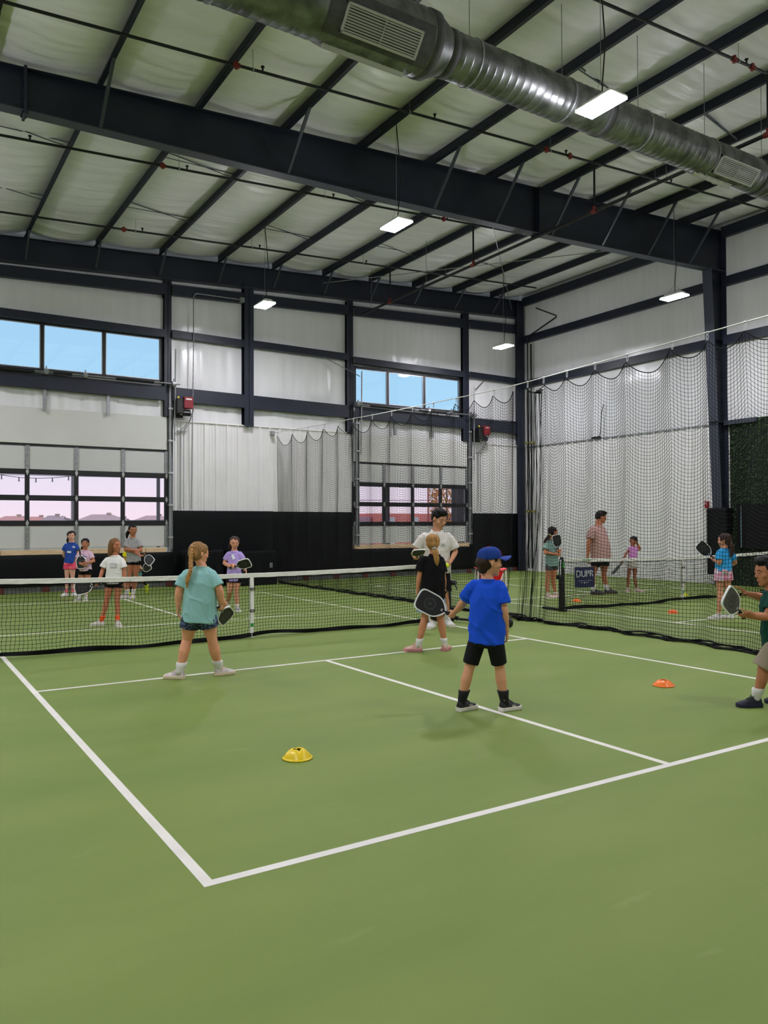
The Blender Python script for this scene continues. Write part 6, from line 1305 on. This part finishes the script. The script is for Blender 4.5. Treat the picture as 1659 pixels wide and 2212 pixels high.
LAB = dict(
 boy_blue='person in a blue cap, blue T-shirt and black shorts on the centre line',
 girl_teal='person with a golden braid, teal T-shirt and leaf-print shorts, standing near the left net',
 girl_black='person with a blond ponytail, black T-shirt and pale blue skirt, facing the coach',
 coach='person in a cream polo shirt with short black hair, looking down at the net post',
 girl_purple='person in a lilac T-shirt and black shorts, holding a paddle level behind the net strap',
 girl_white='person with long brown hair, white T-shirt and orange socks behind the left net',
 girl_gray='tall person in a grey lettered T-shirt with folded arms before the left door',
 girl_navy='person in a navy T-shirt and pink tie-dye shorts, arms behind the back',
 girl_pink='person in a pale pink T-shirt and black shorts hugging a paddle',
 child_yellow='person in a yellow shirt and lime shoes half hidden behind the grey T-shirt',
 girl_sage='person in a sage T-shirt and grey shorts raising a paddle beside the second net post',
 man='tall person in a dusty rose T-shirt and black shorts behind the second net',
 girl_lilac='small person in an orchid top and white skirt with one hand to the head',
 girl_cyan='person with a dark ponytail, bright blue T-shirt and pastel tie-dye shorts',
 boy_green='person in a dark green T-shirt reaching in from the right edge of the photo')
for key in Q:
    make_person(key, LAB[key], Q[key])
P_ = PEOPLE
for key, lab, kw in (('boy_blue', 'large black paddle with white edge held out by the person in the blue cap', {}), ('girl_teal', 'black paddle with white edge hanging from the hand below the teal T-shirt', {}),
                     ('girl_black', 'black paddle hanging between the legs of the person in the black T-shirt', {}), ('coach', 'black paddle with white edge held at the waist by the coach in the cream polo', {}),
                     ('girl_purple', 'black paddle with white edge held level in front of the lilac T-shirt', {}), ('girl_white', 'black paddle with white edge held low beside the orange socks', {}),
                     ('girl_gray', 'black paddle with white edge beside the elbow of the grey T-shirt, upper of two', {}), ('girl_pink', 'black paddle with white edge hugged against the pale pink T-shirt', {}),
                     ('child_yellow', 'dark grey paddle with white edge, lower of the two beside the grey T-shirt', dict(core=mat('paddle_face_dark', (44, 43, 42), .55))), ('girl_sage', 'black paddle with white edge raised upright before the sage T-shirt', {}),
                     ('girl_lilac', 'dark paddle seen edge-on below the orchid top', dict(edge=BLACK)), ('girl_cyan', 'black paddle with white edge raised in front of the bright blue T-shirt', {}), ('boy_green', 'grey paddle with white edge held by the person at the right edge', dict(core=PCOREG))):
    D = P_[key]; kw.setdefault('s', 1.0); paddle(D['grip0'], D['axis0'], D['norm0'], lab, **kw)
b = V3(P_['coach']['ball']); t = thing('ball', 'yellow ball held in the hand of the coach in the cream polo', 'ball', tuple(b))
MB().ell(b, ((.037, 0, 0), (0, .037, 0), (0, 0, .037)), 20, 14).build('shell', mat('ball_yellow', (214, 232, 30), .5), t, True)
# prints and name tags
chest_text(Q['girl_gray'], .64, 'WAHEDAY', .088, (232, 230, 228), adv=.033, xs=.40)
badge(Q['girl_navy'], .52, .0, .085, .040, (232, 232, 232))
for dz, w_ in ((.80, .07), (.755, .05)): badge(Q['girl_navy'], dz, -.075, w_, .016, (220, 222, 226), 'chest_print')
badge(Q['girl_white'], .62, -.01, .082, .062, (206, 206, 208)); badge(Q['girl_white'], .62, -.01, .090, .070, (90, 92, 110), 'tag_border', lift=.002)
badge(Q['girl_purple'], .78, .005, .05, .082, (232, 234, 240), rot=-.5); badge(Q['girl_purple'], .79, .035, .014, .082, (52, 60, 170), 'tag_edge', rot=-.5)
badge(Q['girl_pink'], .70, -.015, .085, .018, (60, 56, 130), 'tag_edge', rot=.25); badge(Q['girl_pink'], .63, -.015, .085, .038, (226, 222, 230), rot=.25)
badge(Q['man'], .72, -.12, .085, .05, (226, 228, 238)); badge(Q['man'], .77, -.12, .085, .018, (60, 64, 160), 'tag_edge')
S = Q['coach']; p, n, r, u = chest_point(S, .66, -.085); X = -(r-n*r.dot(n)).normalized(); Y = n.cross(X); Y = Y if Y.z > 0 else -Y
m = MB(); m.tube([p+n*.004+X*.022*math.cos(a)+Y*.020*math.sin(a) for a in np.linspace(.3, 2.84, 9)], .0013, 5); m.tube([p+n*.004-X*.034-Y*.008, p+n*.004+X*.034-Y*.008], .002, 5); m.tube([p+n*.004-X*.005, p+n*.004+Y*.012, p+n*.004+X*.005], .0013, 5)
m.build('chest_logo', mat('logo_grey', (90, 92, 96), .7), S['_'][1], stuff=True)
for s in (-.012, .012):
    c0 = chest_point(S, -.02, s)[0]; f = S['_'][10]; MB().tube([c0+f*.006, c0+f*.012+Vector((s*.6, 0, -.06)), c0+f*.012+Vector((s*2.4, 0, -.13))], .004, 6).build('drawstring', SW, S['_'][14], True)
# small badge on a leg: loop of pale tape on the calf
D = P_['boy_blue']; a_ = V3(D['knR']).lerp(V3(D['heelR']), .76)
MB().tube([a_+W1*(.030+.010*math.cos(q))-W2*.014+Vector((0, 0, .02+.014*math.sin(q)))for q in np.linspace(0, 5.6, 12)], .003, 5).build('leg_sticker', mat('sticker_cream', (230, 210, 160), .6), [o for o in bpy.data.objects if o.get('label') == LAB['boy_blue']][0], True)
